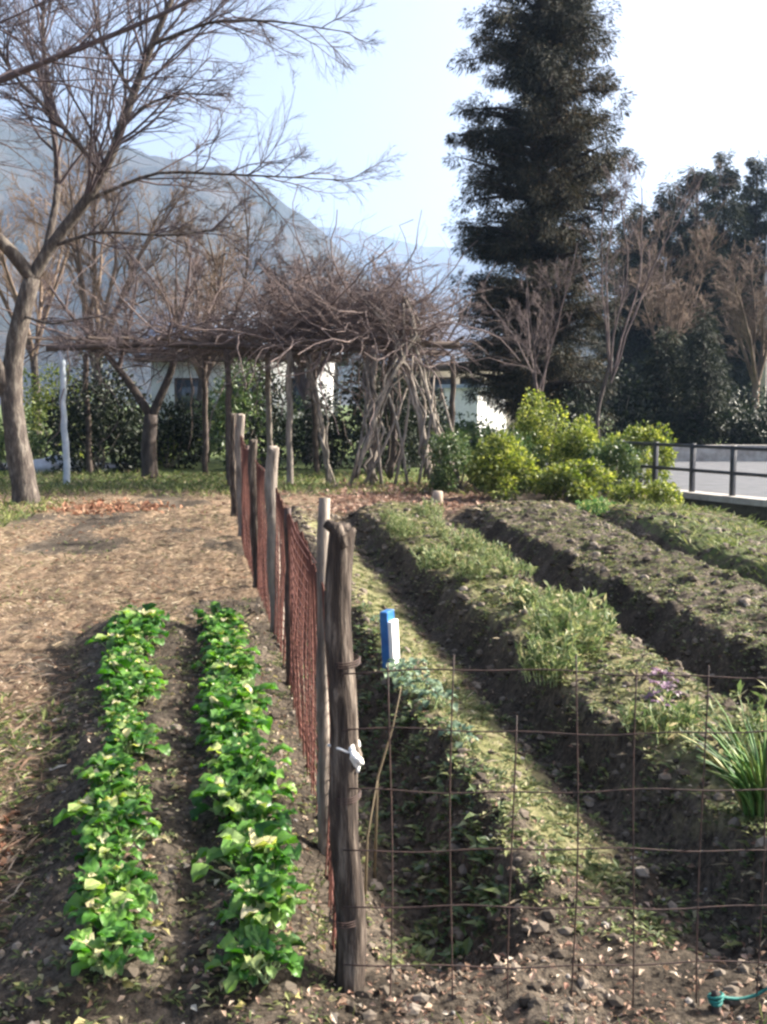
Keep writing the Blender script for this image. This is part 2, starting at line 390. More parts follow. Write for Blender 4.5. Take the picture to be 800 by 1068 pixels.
litter(2600, -5.0, -2.6, 12.8, 16.5, lambda x, y: np.exp(-(((x+3.9)/.75)**2+((y-14.9)/.8)**2)) > .1+.8*rng.random(len(x)), .10, 'leaf_litter', 'litter_orange', 'rust coloured dead leaves beyond the dry grass on the left')
litter(2300, -.5, 1.8, 2.25, 3.2, lambda x, y: prob(.3+.7*vnoise(x*3, y*3, 91)), .020, 'leaf_litter', 'litter_pink', 'faded pinkish leaf scraps on the bare soil in front of the beds')
litter(1500, -2.1, -.05, 2.3, 6.8, lambda x, y: np.minimum(np.abs(wl(x, y)+.6), np.abs(wl(x, y)+.2)) < .17, .026, 'yellowed_leaves', 'yellow_leaf', 'yellowed fallen leaves round the two leafy crop rows')
litter(2600, -2.1, -.9, 2.3, 3.9, lambda x, y: wl(x, y) < -1.0, .045, 'leaf_litter', 'litter_orange', 'reddish brown dead leaves at the left edge in front')
# dry grass
def blades(n, x0, x1, y0, y1, keep, L, W, name, mat, label, lie=.5, power=1.0, cat='grass'):
    x, y = spots(n, x0, x1, y0, y1, keep, power)
    n = len(x); a = rng.random(n)*2*PI; t = lie+.5*rng.random(n)
    d = np.stack([np.cos(a)*t, np.sin(a)*t, 1.05-t*.8], 1)
    b = MB(); l = L*(.4+rng.random(n)); b.leaves(on_ground(x, y, -.005), d, l, W*(.6+.8*rng.random(n))*(1+.09*y), None, .15, .15)
    tag(b.build(name, mat, smooth=False), label, cat, kind='stuff')
blades(75000, -6.2, -.3, 2.4, 17.2, lambda x, y: (x < fence_x(y)-.06) & ((wl(x, y) < -1.0) | (y > 7.0)) & prob(np.clip(1.9*vnoise(x*1.7, y*1.3, 51)-.25, .06, 1)), .11, .0045, 'dry_grass', 'straw', 'pale dry grass covering the plot left of the fence', .75, 1.25)
blades(9000, -6.0, -.6, 4, 17, lambda x, y: (x < fence_x(y)-.06) & ((wl(x, y) < -1.0) | (y > 7.0)) & prob(np.clip(2.2*vnoise(x*1.1, y*.9, 71)-1.1, 0, 1)), .08, .006, 'dead_weeds', 'litter_orange', 'reddish brown dead weeds in patches among the dry grass', .7, 1.2, 'dead weeds')
blades(7000, -6.0, -.6, 4, 17, lambda x, y: (x < fence_x(y)-.06) & ((wl(x, y) < -1.0) | (y > 7.0)) & prob(np.clip(2.2*vnoise(x*1.3, y*1.0, 81)-1.1, 0, 1)), .07, .006, 'olive_weeds', 'weed', 'dull olive weeds in patches among the dry grass', .5, 1.2, 'weeds')
blades(5000, -1.7, 4.4, 12.5, 16, lambda x, y: x > fence_x(y), .12, .006, 'dry_grass', 'straw', 'dry straw beyond the far ends of the beds', .8)
blades(2500, -6.2, -4.6, 9.5, 16, None, .14, .008, 'green_grass', 'grass', 'yellowish green grass round the foot of the old left tree', .35)
blades(5500, -9, 3.6, 16.8, 22, None, .17, .008, 'green_grass', 'grass', 'green grass strip under and before the vine pergola', .3)
blades(9000, 2.1, 4.5, 7.0, 16.5, lambda x, y: (wcoord(x, y) > 3.78) & prob(vnoise(x*2.5, y*1.5, 61)*1.5-.3), .15, .007, 'green_grass', 'grass', 'green grass on the last ridge beside the ditch', .45)
blades(2600, -1.3, 1.3, 2.15, 2.55, lambda x, y: prob(.6*vnoise(x*4, y*4, 8)+.1), .05, .004, 'green_grass', 'grass', 'short green grass along the bottom edge in front', .45)
# low weeds on the beds
def weeds(n, keep, L, name, label, x0=-.5, x1=3.4, y0=2.9, y1=13.6, mat='weed'):
    x, y = spots(n, x0, x1, y0, y1, keep)
    n = len(x); k = 7
    X_ = np.repeat(x, k)+.012*rng.normal(size=n*k); Y_ = np.repeat(y, k)+.012*rng.normal(size=n*k)
    a = rng.random(n*k)*2*PI; e = .15+.6*rng.random(n*k)
    d = np.stack([np.cos(a), np.sin(a), e], 1)
    l = np.repeat(L*(.5+rng.random(n)), k)*(.7+.6*rng.random(n*k))
    b = MB(); b.leaves(on_ground(X_, Y_, .002), d, l, l*.42, np.tile([0, 0, 1.], (n*k, 1)), .25, .15)
    tag(b.build(name, mat, smooth=False), label, 'weeds', kind='stuff')
bedmask = lambda x, y: (x > fence_x(y)) & prob(.9*np.exp(-((wcoord(x, y)-1.55)/.26)**2)*(.3+vnoise(x*1.6, y*1.6, 4))+.35*np.exp(-((wcoord(x, y)-.6)/.16)**2)+.28*np.exp(-((wcoord(x, y)-.86)/.1)**2)+.14)
weeds(26000, bedmask, .030, 'low_weeds', 'low green weeds growing along the tops of the beds')
weeds(7000, lambda x, y: (np.abs(wcoord(x, y)-2.85) < .5) & prob(.8+0*x), .026, 'low_weeds', 'tiny greyish green seedlings dotted over the broad tilled bed', 1.2, 3.4, 4.5, 13.6)
weeds(1500, lambda x, y: (wl(x, y) > -.95) & (x < fence_x(y)), .024, 'low_weeds', 'small weeds between the two leafy crop rows', -2, -.1, 2.3, 8)
weeds(900, lambda x, y: prob(np.exp(-(((x+1.75)/.35)**2+((y-4.2)/1.2)**2))), .03, 'low_weeds', 'yellow green weeds at the left edge among dry leaves', -2.3, -1.2, 3.0, 5.8, 'grass')
blades(9000, -2.3, -.9, 2.3, 6.2, lambda x, y: (wl(x, y) < -.93) & prob(.2+vnoise(x*4, y*3, 12)), .11, .006, 'dead_weeds', 'litter', 'brown dead weeds tangled along the left edge of the bed', .7, 1.2, 'dead weeds')
blades(3500, -2.2, -1.1, 2.8, 5.5, lambda x, y: (wl(x, y) < -.95) & prob(vnoise(x*3, y*2, 14)-.1), .09, .007, 'dead_weeds', 'grass', 'yellowing weeds among the dead ones at the left edge', .5, 1.2, 'dead weeds')
blades(7000, -.3, 3.4, 2.9, 13.5, bedmask, .07, .005, 'dry_grass', 'straw', 'dry stalks and straw lying on the bed tops', .8)
weeds(2600, lambda x, y: (x > fence_x(y)+.1) & prob(.8*np.exp(-((wcoord(x, y)-.42)/.14)**2)), .045, 'trench_weeds', 'dark green weeds growing in the first trench beside the fence', -.6, 1.0, 3.0, 9, 'bush_mid')
blades(5000, -9, 3.6, 16.8, 22, None, .16, .006, 'dry_grass', 'straw', 'dry stalks mixed into the grass before the pergola', .6)

# ------------------------------------------------------------------ leafy crop plants
def blade_mesh(mb, base, az, stalk, L, W, lift, rnd):
    """an upright spoon shaped leaf: 4x5 grid blade bending outward on a stalk"""
    ca, sa = math.cos(az), math.sin(az)
    pts = []; ang = lift
    p = np.array(base, float); r = 0; z = 0
    nseg = 6; prof = [.12, .62, .95, 1.0, .78, .12]
    r += math.cos(lift)*stalk; z += math.sin(lift)*stalk
    rows = []
    a = lift
    for k in range(nseg):
        rows.append((r, z, a, prof[k]*W*.5))
        a -= .16+.3*rnd.random()
        r += math.cos(a)*L/(nseg-1); z += math.sin(a)*L/(nseg-1)
    V = []
    ruf = rnd.random()*6
    for k, (rr, zz, aa, w) in enumerate(rows):
        for j in (-1, -.5, 0, .5, 1):
            up = abs(j)*w*.35+w*.38*math.sin(k*2.3+ruf+j*5)
            ox = rr-math.sin(aa)*up; oz = zz+math.cos(aa)*up
            V.append((base[0]+ox*ca-j*w*sa, base[1]+ox*sa+j*w*ca, base[2]+oz))
    F = []
    for k in range(nseg-1):
        for j in range(4):
            q = k*5+j; F.append((q, q+1, q+6, q+5))
    mb.add(V, F)
    return [(base[0], base[1], base[2]), (base[0]+rows[0][0]*ca*.6, base[1]+rows[0][0]*sa*.6, base[2]+rows[0][1]*.62), (base[0]+rows[1][0]*ca, base[1]+rows[1][0]*sa, base[2]+rows[1][1])]
def crop_variant(k, n=40, size=.80, mat='crop', open_=1.0):
    rnd = random.Random(100+k); mb = MB(); st = MB()
    root = empty('leafy_plant', (0, 0, 0), 'x', 'crop plant')
    for i in range(n):
        inner = i/n
        az = i*2.4+rnd.random()*.5; lift = (1.45-inner*.95*open_)+rnd.uniform(-.12, .12)
        L = size*rnd.uniform(.045, .095); W = L*rnd.uniform(.5, .8); s = size*rnd.uniform(.05, .10)
        c = blade_mesh(mb, (rnd.uniform(-.045, .045)*size, rnd.uniform(-.045, .045)*size, 0), az, s, L, W, lift, rnd)
        st.tube(c, [.005*size, .0035*size, .0015*size], 5, False)
    mb.build('leaves', mat, root); st.build('stalks', 'petiole', root)
    return root
variants = [crop_variant(k) for k in range(6)]
used = [False]*6
def put(var, x, y, rz, sc, label, group, dz=0, cat='crop plant', name=None):
    if isinstance(var, int):
        if not used[var]: o = variants[var]; used[var] = True
        else: o = copy_tree(variants[var])
    else: o = var
    o.location = (x, y, float(height(x, y))-.005+dz); o.rotation_euler = (random.uniform(-.08, .08), random.uniform(-.08, .08), rz); o.scale = (sc, sc, sc*random.uniform(.9, 1.1))
    tag(o, label, cat, group); return o
for row, (ya, xa, yb, xb, nm, grp) in enumerate([(2.62, -.69, 6.6, -1.56, 'left', 'leafy greens of the left crop row'), (2.6, -.28, 6.7, -1.03, 'right', 'leafy greens of the crop row beside the fence')]):
    n = 30
    for k in range(n):
        t = k/(n-1); y = ya+(yb-ya)*t+random.uniform(-.03, .03); x = xa+(xb-xa)*t+random.uniform(-.05, .05)
        where = 'left crop row' if row == 0 else 'crop row beside the fence'
        if k == 0: lab = 'nearest leafy green plant of the '+where
        elif k == n-1: lab = 'farthest leafy green plant of the '+where
        elif k < n//2: lab = 'leafy green plant in the near half of the '+where
        else: lab = 'leafy green plant in the far half of the '+where
        put((k*5+row*2+k//3) % 6, x, y, random.random()*6.28, random.choice([.62, .8, .9, 1., 1.1, 1.25, 1.35])*(1.0+.22*t), lab, grp)

def grow_path(p, d, L, n, rr, wander=.18, up=.06):
    P = [np.array(p, float)]; d = np.array(d, float); d /= np.linalg.norm(d)
    for k in range(n):
        P.append(P[-1]+d*L/n); d = d+wander*rr.normal(size=3); d[2] += up; d /= np.linalg.norm(d)
    return np.array(P)
def perp(d, rr):
    v = rr.normal(size=3); v -= d*v.dot(d)/d.dot(d); return v/(np.linalg.norm(v)+1e-9)
# cabbages, purple greens and onion tufts on the other beds
def rosette(kind, mat, n, size, seed, name, open_=1.15):
    global variants
    r = crop_variant(seed, n+6, size*.8, mat, open_); r.name = name; return r
cab = rosette(0, 'cabbage', 14, 1.0, 31, 'young_cabbage')
pur = rosette(0, 'purple', 14, .95, 41, 'purple_mustard')
cg = [(.16, 4.95, 1.0, 'nearest greyish young cabbage on the ridge beside the blue carton'), (.12, 5.35, 1.0, 'young cabbage at the foot of the blue carton'), (.07, 5.2, .8, 'small young cabbage just in front of the blue carton'), (.24, 4.7, .9, 'young cabbage on the first ridge behind the top wire'), (.30, 4.2, .75, 'nearest small cabbage seedling on the first ridge'), (-.02, 6.7, .9, 'young cabbage on the first ridge behind the blue carton')]
for i, (x, y, sc, lab) in enumerate(cg):
    put(cab if i == 0 else copy_tree(cab), x, y, random.random()*6, sc, lab, 'young cabbages on the first ridge', cat='cabbage')
pg = [(1.26, 4.85, .9, 'purple leafy plant on the second bed, farther from the wire'), (1.22, 4.6, .85, 'purple leafy plant in the middle of its group'), (1.15, 4.35, .8, 'purple leafy plant nearest the wire mesh')]
for i, (x, y, sc, lab) in enumerate(pg):
    put(pur if i == 0 else copy_tree(pur), x, y, random.random()*6, sc, lab, 'purple leafy plants on the second bed', cat='mustard plant')
def onion(seed, n, H, spread, mat='onion'):
    rr = np.random.default_rng(seed); root = empty('onion_clump', (0, 0, 0), 'x', 'onion'); mb = MB()
    for i in range(n):
        a = rr.random()*6.28; r0 = spread*.3*rr.random(); t = rr.random()*.55; L = H*(.6+.6*rr.random())
        p = [np.array([math.cos(a)*r0, math.sin(a)*r0, 0])]; d = np.array([math.cos(a)*t, math.sin(a)*t, 1.])
        for k in range(5):
            d = d/np.linalg.norm(d); p.append(p[-1]+d*L/5); d = d+np.array([math.cos(a)*.12, math.sin(a)*.12, -.10-.1*rr.random()])
        w = .0035+.0045*rr.random()
        mb.tube(p, [w*.7, w, w, w*.8, w*.5, .001], 4, False)
    mb.build('leaves', mat, root)
    return root
def greens(seed, n, H, spread, leaf):
    rr = np.random.default_rng(seed); root = empty('leafy_greens', (0, 0, 0), 'x', 'greens'); mb = MB(); st = MB()
    for i in range(n):
        a = rr.random()*6.28; r0 = spread*rr.random()**.6; b0 = np.array([math.cos(a)*r0, math.sin(a)*r0, 0]); L = H*(.45+.6*rr.random())*(1.1-.5*r0/spread)
        P = grow_path(b0, [math.cos(a)*.3, math.sin(a)*.3, 1.], L, 6, rr, .14, .02); st.tube(P, np.linspace(.003, .0015, 7), 4, False)
        k = 16; f = .15+.85*rr.random(k); q = f*6; ii = np.minimum(q.astype(int), 5); C = P[ii]+(P[ii+1]-P[ii])*(q-ii)[:, None]
        d = rr.normal(size=(k, 3))*.8; d[:, 2] = np.abs(d[:, 2])*.8+.35; l = leaf*(.5+.8*rr.random(k)); mb.leaves(C, d, l, l*.24, None, .25, .1)
    mb.build('leaves', 'greens', root); st.build('stems', 'petiole', root); return root
ons = [greens(1, 80, .40, .15, .062), greens(2, 44, .24, .14, .05), greens(3, 30, .14, .13, .045), onion(4, 110, .33, .22)]
ol = [(0, .95, 5.45, 1.05, 'tall feathery green clump in the middle of the second bed'), (1, .82, 5.15, 1., 'lower yellowish green clump left of the tall feathery one'), (1, 1.10, 5.7, 1.1, 'green clump just behind right of the tall feathery one'), (3, 1.20, 3.35, .95, 'nearest onion clump, cut by the right edge'), (1, 1.34, 3.75, 1.1, 'leafy clump behind the onion at the right edge'),
      (2, 1.12, 4.2, 1.2, 'low green tuft beside the nearest purple plant'), (2, .95, 6.6, 1.4, 'small sprout behind the tall feathery clump')]
sprout = ['front left', 'front right', 'second left', 'second right', 'third left', 'third right', 'fourth left', 'fourth right', 'fifth left', 'fifth right', 'last left', 'last right']
for q in range(12):
    yy = 7.6+(q//2)*.82+random.uniform(-.2, .2); xx = float(fence_x(yy))+(1.38+.30*(q % 2)+random.uniform(-.08, .08))*(1+.035*(yy-6))
    ol.append(([1, 2, 1][q % 3], xx, yy, random.uniform(.6, 1.25), sprout[q]+' sprouting clump of those on the far part of the second bed'))
seen = set()
for (k, x, y, sc, lab) in ol:
    o = ons[k] if k not in seen else copy_tree(ons[k]); seen.add(k)
    put(o, x, y, random.random()*6, sc, lab, 'green clumps on the second bed', cat='onion' if k == 3 else 'greens')

# ------------------------------------------------------------------ fences
def rough_post(x, y, h, r, seed, n=60, sides=26):
    z = float(height(x, y)); a = np.arange(sides)*2*PI/sides; zz = np.linspace(-.15, h, n)
    A, ZZ = np.meshgrid(a, zz); ca_, sa_ = np.cos(A), np.sin(A)
    f = 1+.22*fbm(ca_*1.6+5, sa_*1.6+ZZ*1.4, seed, 3)*2+.30*fbm(ca_*5+9+ZZ*.8, sa_*5, seed+3, 3)+.10*fbm(ca_*9+ZZ*14, sa_*9+ZZ*22, seed+7, 2)
    for zk, ak, w_ in ((.95, 2.2, .4), (.62, -.4, .45), (.33, 1.4, .35), (.78, 4.4, .3)):
        f = f+w_*np.exp(-((ZZ-zk)/.022)**2-((np.angle(np.exp(1j*(A-ak))))/.4)**2)
    top = h+.02*np.cos(a-2.4)-.012*np.sin(3*a)
    cx_ = x+.010*np.sin(ZZ*4+1)+.006*np.sin(ZZ*11); cy_ = y+.008*np.cos(ZZ*5)
    R_ = r*(1.08-.14*(ZZ/h))*f; Z_ = np.minimum(ZZ, top[None, :]); V = np.stack([cx_+R_*ca_, cy_+R_*sa_, z+Z_], -1).reshape(-1, 3)
    mb = MB(); i = (np.arange(n-1)[:, None]*sides); j = np.arange(sides)[None]; j2 = (j+1) % sides
    F = np.stack([i+j, i+j2, i+sides+j2, i+sides+j], -1).reshape(-1, 4)
    V = np.concatenate([V, [[x, y, z+h-.008]]]); mb.add(V, F); jj = np.arange(sides); b0 = (n-1)*sides
    mb.f.append(np.stack([b0+jj, b0+(jj+1) % sides, np.full(sides, n*sides)], -1)); return mb
def wobble_post(x, y, h, r, lean=(0, 0), sides=9, n=12, knob=.35, seed=0, z0=-.15):
    rr = np.random.default_rng(seed); P = []; z = float(height(x, y))
    for k in range(n):
        t = k/(n-1)
        P.append([x+lean[0]*t+.007*rr.normal()*(r/.035), y+lean[1]*t+.007*rr.normal(), z+z0+(h-z0)*t])
    mb = MB(); mb.tube(P, r*(1.05-.15*np.linspace(0, 1, n)), sides, True, knob); return mb
fence = empty('rusty_fence', (-.11, 2.67, 0), 'rusty wire net fence on weathered wooden posts dividing the two plots', 'fence')
inv = Matrix.Translation(fence.location).inverted()
def child(o, p): o.parent = p; o.matrix_parent_inverse = Matrix.Translation(p.location).inverted(); return o
posts = [(-.098, 2.67, 1.195, .034, (.0, 0), 'post', 'thick dark weathered nearest post'), (-.20, 3.5, 1.17, .021, (.005, 0), 'post_pale', 'thin pale post behind the nearest one'), (-.70, 6.8, 1.23, .040, (-.02, 0), 'post_pale', None), (-1.03, 8.5, 1.20, .036, (0, 0), 'post', None), (-1.56, 11.6, 1.36, .045, (-.03, 0), 'post_pale', None), (-1.98, 14.0, 1.36, .05, (-.03, 0), 'post', None), (-.5, 5.6, .95, .02, (0, 0), 'rust_dark', 'thin rusty iron stake'), (-1.27, 10., 1.1, .022, (0, 0), 'rust_dark', 'thin rusty iron stake')]
for i, (x, y, h, r, ln, m, lab) in enumerate(posts):
    o = child((rough_post(x, y, h, r, 40+i) if r > .03 else wobble_post(x, y, h, r, ln, seed=i, knob=.3)).build('post', m), fence)
    if lab: o['label'] = lab
# a broken stub of branch on the head of the nearest post
b = MB(); b.tube([(-.098, 2.665, 1.15), (-.115, 2.665, 1.195), (-.14, 2.67, 1.21)], [.022, .018, .012], 8, True, .3); child(b.build('stub', 'post'), fence)
def net(y0, y1, zt0, zt1, name='wire_net', sp=.036, r=.0022):
    mb = MB(); y = np.arange(y0, y1, sp)
    for k, yy in enumerate(y):
        t = (yy-y0)/(y1-y0); top = zt0+(zt1-zt0)*t+.012*math.sin(k*.7)
        x = float(fence_x(yy)); z = float(height(x, yy, False)); bulge = .02*math.sin(yy*2.3)
        mb.tube([(x+.01*math.sin(k), yy, z), (x+bulge+.006*math.sin(k*1.7), yy+.004*math.sin(k*3), z+top*.5), (x+.012*math.sin(yy*3), yy, z+top)], r*(1+.02*yy), 4, False)
    for zz in np.arange(.03, 1.3, .045):
        pts = [(float(fence_x(yy))+.02*math.sin(yy*2.3)*math.sin(zz*3), yy, float(height(fence_x(yy), yy, False))+min(zz, zt0+(zt1-zt0)*(yy-y0)/(y1-y0))) for yy in np.arange(y0, y1+.1, .22)]
        if zz < max(zt0, zt1)+.02: mb.tube(pts, r*(1+.02*(y0+y1)/2), 4, False)
    return mb
child(net(2.72, 6.8, .90, .95).build('wire_net', 'rust'), fence)
child(net(6.8, 14.0, .98, 1.20).build('wire_net', 'rust'), fence)
# tie wires round the nearest post
for z in (.86, .52, .2):
    b = MB()
    if 1:
        a = np.linspace(0, 6*PI, 40); b.tube(np.stack([-.097+.040*np.cos(a), 2.67+.040*np.sin(a), z+.001*a+.006*np.sin(a)], 1), .0018, 4, False)
    child(b.build('tie_wire', 'rust_dark'), fence)

mesh = empty('mesh_fence', (.6, 2.63, 0), 'thin dark rusty square wire mesh strung across the near end of the beds', 'fence')
b = MB()
vx = [.016, .168, .318, .470, .620, .782, .940, 1.09, 1.24, 1.39]
for k, x in enumerate(vx):
    top = .875+[.0, .02, -.13, .02, -.02, -.01, .0, .02, 0, .01][k]
    z = np.linspace(-.06, top, 9)
    b.tube(np.stack([x+.006*np.sin(z*5+k*2)+.004*math.sin(k*3.), 2.63+.010*np.sin(z*4+k), z], 1), .0021, 5)
for k, z in enumerate([.853, .703, .555, .405, .257, .105, -.04]):
    x = np.linspace(-.10, 1.42, 26); b.tube(np.stack([x, 2.626+.008*np.sin(x*4+k), z+.006*np.sin(x*6.+k*1.7)+.003*np.sin(x*19+k)-.010*(k == 0)*x], 1), .0020, 5)
child(b.build('wire_mesh', 'rust_dark'), mesh)
# stake with teal cord at the lower right
b = MB(); b.tube([(.825, 2.60, -.1), (.826, 2.60, -.02), (.822, 2.60, .045), (.821, 2.6, .052)], [.012, .012, .012, .009], 8, True, .25)
tag(b.build('short_stake', 'bark_dark', loc=(.825, 2.60, 0)), 'short dark stake behind the wire mesh at the lower right corner', 'stake')
b = MB(); t = np.linspace(0, 1, 18)
b.tube(np.stack([.815+.22*t, 2.60+.03*np.sin(t*3), .042-.035*np.sin(t*PI*.9)+.13*t**3.2], 1), .0042, 7)
for q in range(3):
    a = np.linspace(0, 2*PI, 14); b.tube(np.stack([.822+.014*np.cos(a)*(1+.12*q), 2.60+.014*np.sin(a), .026+.007*q+.004*np.sin(a+q)], 1), .004, 6, False)
tag(b.build('rope', 'teal', loc=(.825, 2.60, 0)), 'teal green cord wound round the short dark stake', 'rope')
# rag tied to the nearest post
b = MB(); c = np.array([-.078, 2.64, .655])
for q, (dx, dz, l) in enumerate([(.025, -.04, 1), (.014, -.062, 1.0), (-.006, .022, .8)]):
    t = np.linspace(0, 1, 7)
    P = c+np.stack([dx*t*l, -.012*np.sin(t*4+q), dz*t*l], 1); b.tube(P, .004+.006*np.sin(t*2.6+.3), 8, True, .6)
a = np.linspace(0, 2*PI, 20); b.tube(np.stack([-.098+.038*np.cos(a), 2.668+.038*np.sin(a), .655+.008*np.sin(a*2)], 1), .0035, 6, False, .4)
tag(b.build('white_rag', 'rag', loc=(-.115, 2.64, .655)), 'knotted white rag tied round the nearest fence post', 'rag')

# blue and white carton standing on the first ridge
cx, cy = .05, 5.5
ct = empty('carton', (cx, cy, float(height(cx, cy))-.01), 'upright blue and white carton standing on the first ridge behind the mesh', 'carton', rz=-.55)
def rbox(x0, x1, y0, y1, z0, z1):
    mb = MB(); mb.box(x0, x1, y0, y1, z0, z1); return mb
def bev(o, w=.004, n=2):
    md = o.modifiers.new('bevel', 'BEVEL'); md.width = w; md.segments = n; md.limit_method = 'ANGLE'; return o
bev(rbox(-.036, .024, -.040, .040, 0, .25).build('body', 'white', ct, False))
bev(rbox(-.042, .002, -.044, .044, .0, .30).build('blue_panel', 'blue', ct, False))
ct.rotation_euler = (.03, -.04, -.45)

# pale stump and sticks
b = MB(); b.tube([(.80, 15.6, -.1), (.80, 15.6, .1), (.81, 15.6, .20)], [.09, .08, .07], 12, True, .2)
tag(b.build('tree_stump', 'stump', loc=(.8, 15.6, 0)), 'pale cut stump among the dead leaves before the vine trunks', 'stump')
for i, (p, lab) in enumerate([([(-.03, 3.55, -.1), (-.02, 3.55, .25), (.03, 3.55, .42), (.06, 3.56, .56)], 'pale dry stalk standing in the trench right of the nearest post'), ([(-.06, 3.3, -.1), (-.05, 3.3, .15), (-.02, 3.3, .33)], 'short broken dry stalk at the foot of the nearest post')]):
    b = MB(); b.tube(p, np.linspace(.006, .002, len(p)), 6); tag(b.build('dry_stalk', 'straw', loc=p[0]), lab, 'stalk')

# ------------------------------------------------------------------ branching
def sidebranches(P, r0, mb, rr, level, nper, Lf, minr=.004, up=.06, ang=(.35, .8), tmin=.2, wander=.13, rf=.55):
    n = len(P); Ltot = np.linalg.norm(np.diff(P, axis=0), axis=1).sum()
    if level == 0:
        k = nper[0]; t = tmin+(1-tmin)*rr.random(k); f = t*(n-1); i = np.minimum(f.astype(int), n-2)
        q = P[i]+(P[i+1]-P[i])*(f-i)[:, None]; d = P[i+1]-P[i]; d /= np.linalg.norm(d, axis=1)[:, None]+1e-9
        v = rr.normal(size=(k, 3)); v -= d*(v*d).sum(1)[:, None]; v /= np.linalg.norm(v, axis=1)[:, None]+1e-9
        a = rr.uniform(*ang, k)[:, None]; nd = d*np.cos(a)+v*np.sin(a); L = np.maximum(Ltot*Lf*1.15, .14)*rr.uniform(.5, 1.4, k)*(1.15-.5*t)
        pts = [q]
        for s_ in range(3):
            pts.append(pts[-1]+nd*(L/3)[:, None]); nd = nd+wander*1.3*rr.normal(size=nd.shape); nd[:, 2] += up; nd /= np.linalg.norm(nd, axis=1)[:, None]
        Pp = np.stack(pts, 1); r = np.maximum(minr, r0*rf*(1-.5*t))[:, None]*np.array([1, .8, .6, .35])
        mb.tubes(Pp, r, 3); return
    for k in range(nper[0]):
        t = tmin+(1-tmin)*rr.random(); f = t*(n-1); i = min(int(f), n-2); q = P[i]+(P[i+1]-P[i])*(f-i)
        d = P[i+1]-P[i]; d /= np.linalg.norm(d)+1e-9
        a = rr.uniform(*ang); nd = d*math.cos(a)+perp(d, rr)*math.sin(a)
        L = Ltot*Lf*rr.uniform(.6, 1.2)*(1.15-.6*t); r = max(minr, r0*rf*(1-.5*t))
        m = 6 if level > 0 else 4
        Q = grow_path(q, nd, L, m, rr, wander, up)
        mb.tube(Q, np.linspace(r, max(minr*.6, r*.3), m+1), 5 if r > .02 else (4 if level > 0 else 3), False)
        if level > 0: sidebranches(Q, r, mb, rr, level-1, nper[1:] if len(nper) > 1 else nper, Lf, minr, up, ang, .15, wander, rf)
def px(u, v, d): return ((u-400)/1095*d, d, 1.5+(420-v)/1095*d*.985)   # design sheet of the old tree, metres at its own distance
def dense(pts, n=14):
    P = np.array(pts, float); s = np.concatenate([[0], np.cumsum(np.linalg.norm(np.diff(P, axis=0), axis=1))])
    t = np.linspace(0, s[-1], n); Q = np.stack([np.interp(t, s, P[:, k]) for k in range(3)], 1)
    Q[1:-1] = (Q[:-2]+Q[1:-1]*2+Q[2:])/4; return Q

# old tree on the left
rr = np.random.default_rng(5)
t1 = empty('bare_tree', (-5.3, 15.6, 0), 'large old bare tree with leaning forked trunk at the left edge', 'tree')
b = MB()
b.tube(dense([(-5.26, 15.6, -.2), (-5.30, 15.6, .3), px(20, 450, 15.6), px(17, 400, 15.6), px(28, 340, 15.6), px(43, 292, 15.6)], 16), np.linspace(.195, .115, 16)*np.array([1.3, 1.15]+[1.]*14), 14, True, .12)
child(b.build('trunk', 'bark_old'), t1)
limbs = [([px(43, 292, 15.6), px(60, 262, 15.6), px(95, 222, 15.5), px(120, 190, 15.4), px(150, 110, 15.3), px(170, 60, 15.2), px(200, 0, 15.2), px(215, -70, 15.2)], .095, .022, 34),
         ([px(43, 292, 15.6), px(20, 262, 15.4), px(0, 243, 15.2), px(-70, 190, 15)], .11, .05, 16),
         ([px(58, 266, 15.6), px(74, 200, 15.9), px(68, 120, 16.1), px(60, 50, 16.3), px(70, -30, 16.5)], .06, .02, 26),
         ([px(14, 412, 15.6), px(2, 375, 15.4), px(-30, 330, 15.1), px(-80, 250, 15)], .12, .05, 6),
         ([px(120, 190, 15.4), px(70, 130, 15), px(30, 90, 14.8), px(0, 30, 14.6)], .04, .015, 22),
         ([px(168, 62, 15.2), px(230, 38, 15), px(290, 38, 14.8), px(370, 50, 14.6)], .028, .006, 12),
         ([px(100, 215, 15.5), px(170, 185, 15.3), px(280, 190, 15), px(360, 194, 14.8)], .03, .006, 16),
         ([px(140, 140, 15.3), px(165, 118, 15.2), px(200, 108, 15), px(250, 112, 15)], .028, .006, 12),
         ([px(60, 262, 15.6), px(110, 245, 15.3), px(190, 250, 15.), px(250, 240, 15)], .03, .007, 14),
         ([px(150, 110, 15.3), px(120, 60, 15), px(110, 0, 15), px(100, -40, 15)], .03, .01, 18),
         ([px(30, 330, 15.6), px(60, 340, 15.2), px(110, 330, 15), px(140, 345, 15)], .02, .006, 10)]
bl = MB(); bt = MB()
for pts, ra, rb, n in limbs:
    P = dense(pts, 14); bl.tube(P, np.linspace(ra, rb, 14), 8, False, .08)
    sidebranches(P, min(ra, .05), bt, rr, 2, [int(n*.9), 9, 7], .46, .0028, .015)
child(bl.build('limbs', 'bark_old'), t1); child(bt.build('crown', 'twig_fine'), t1)
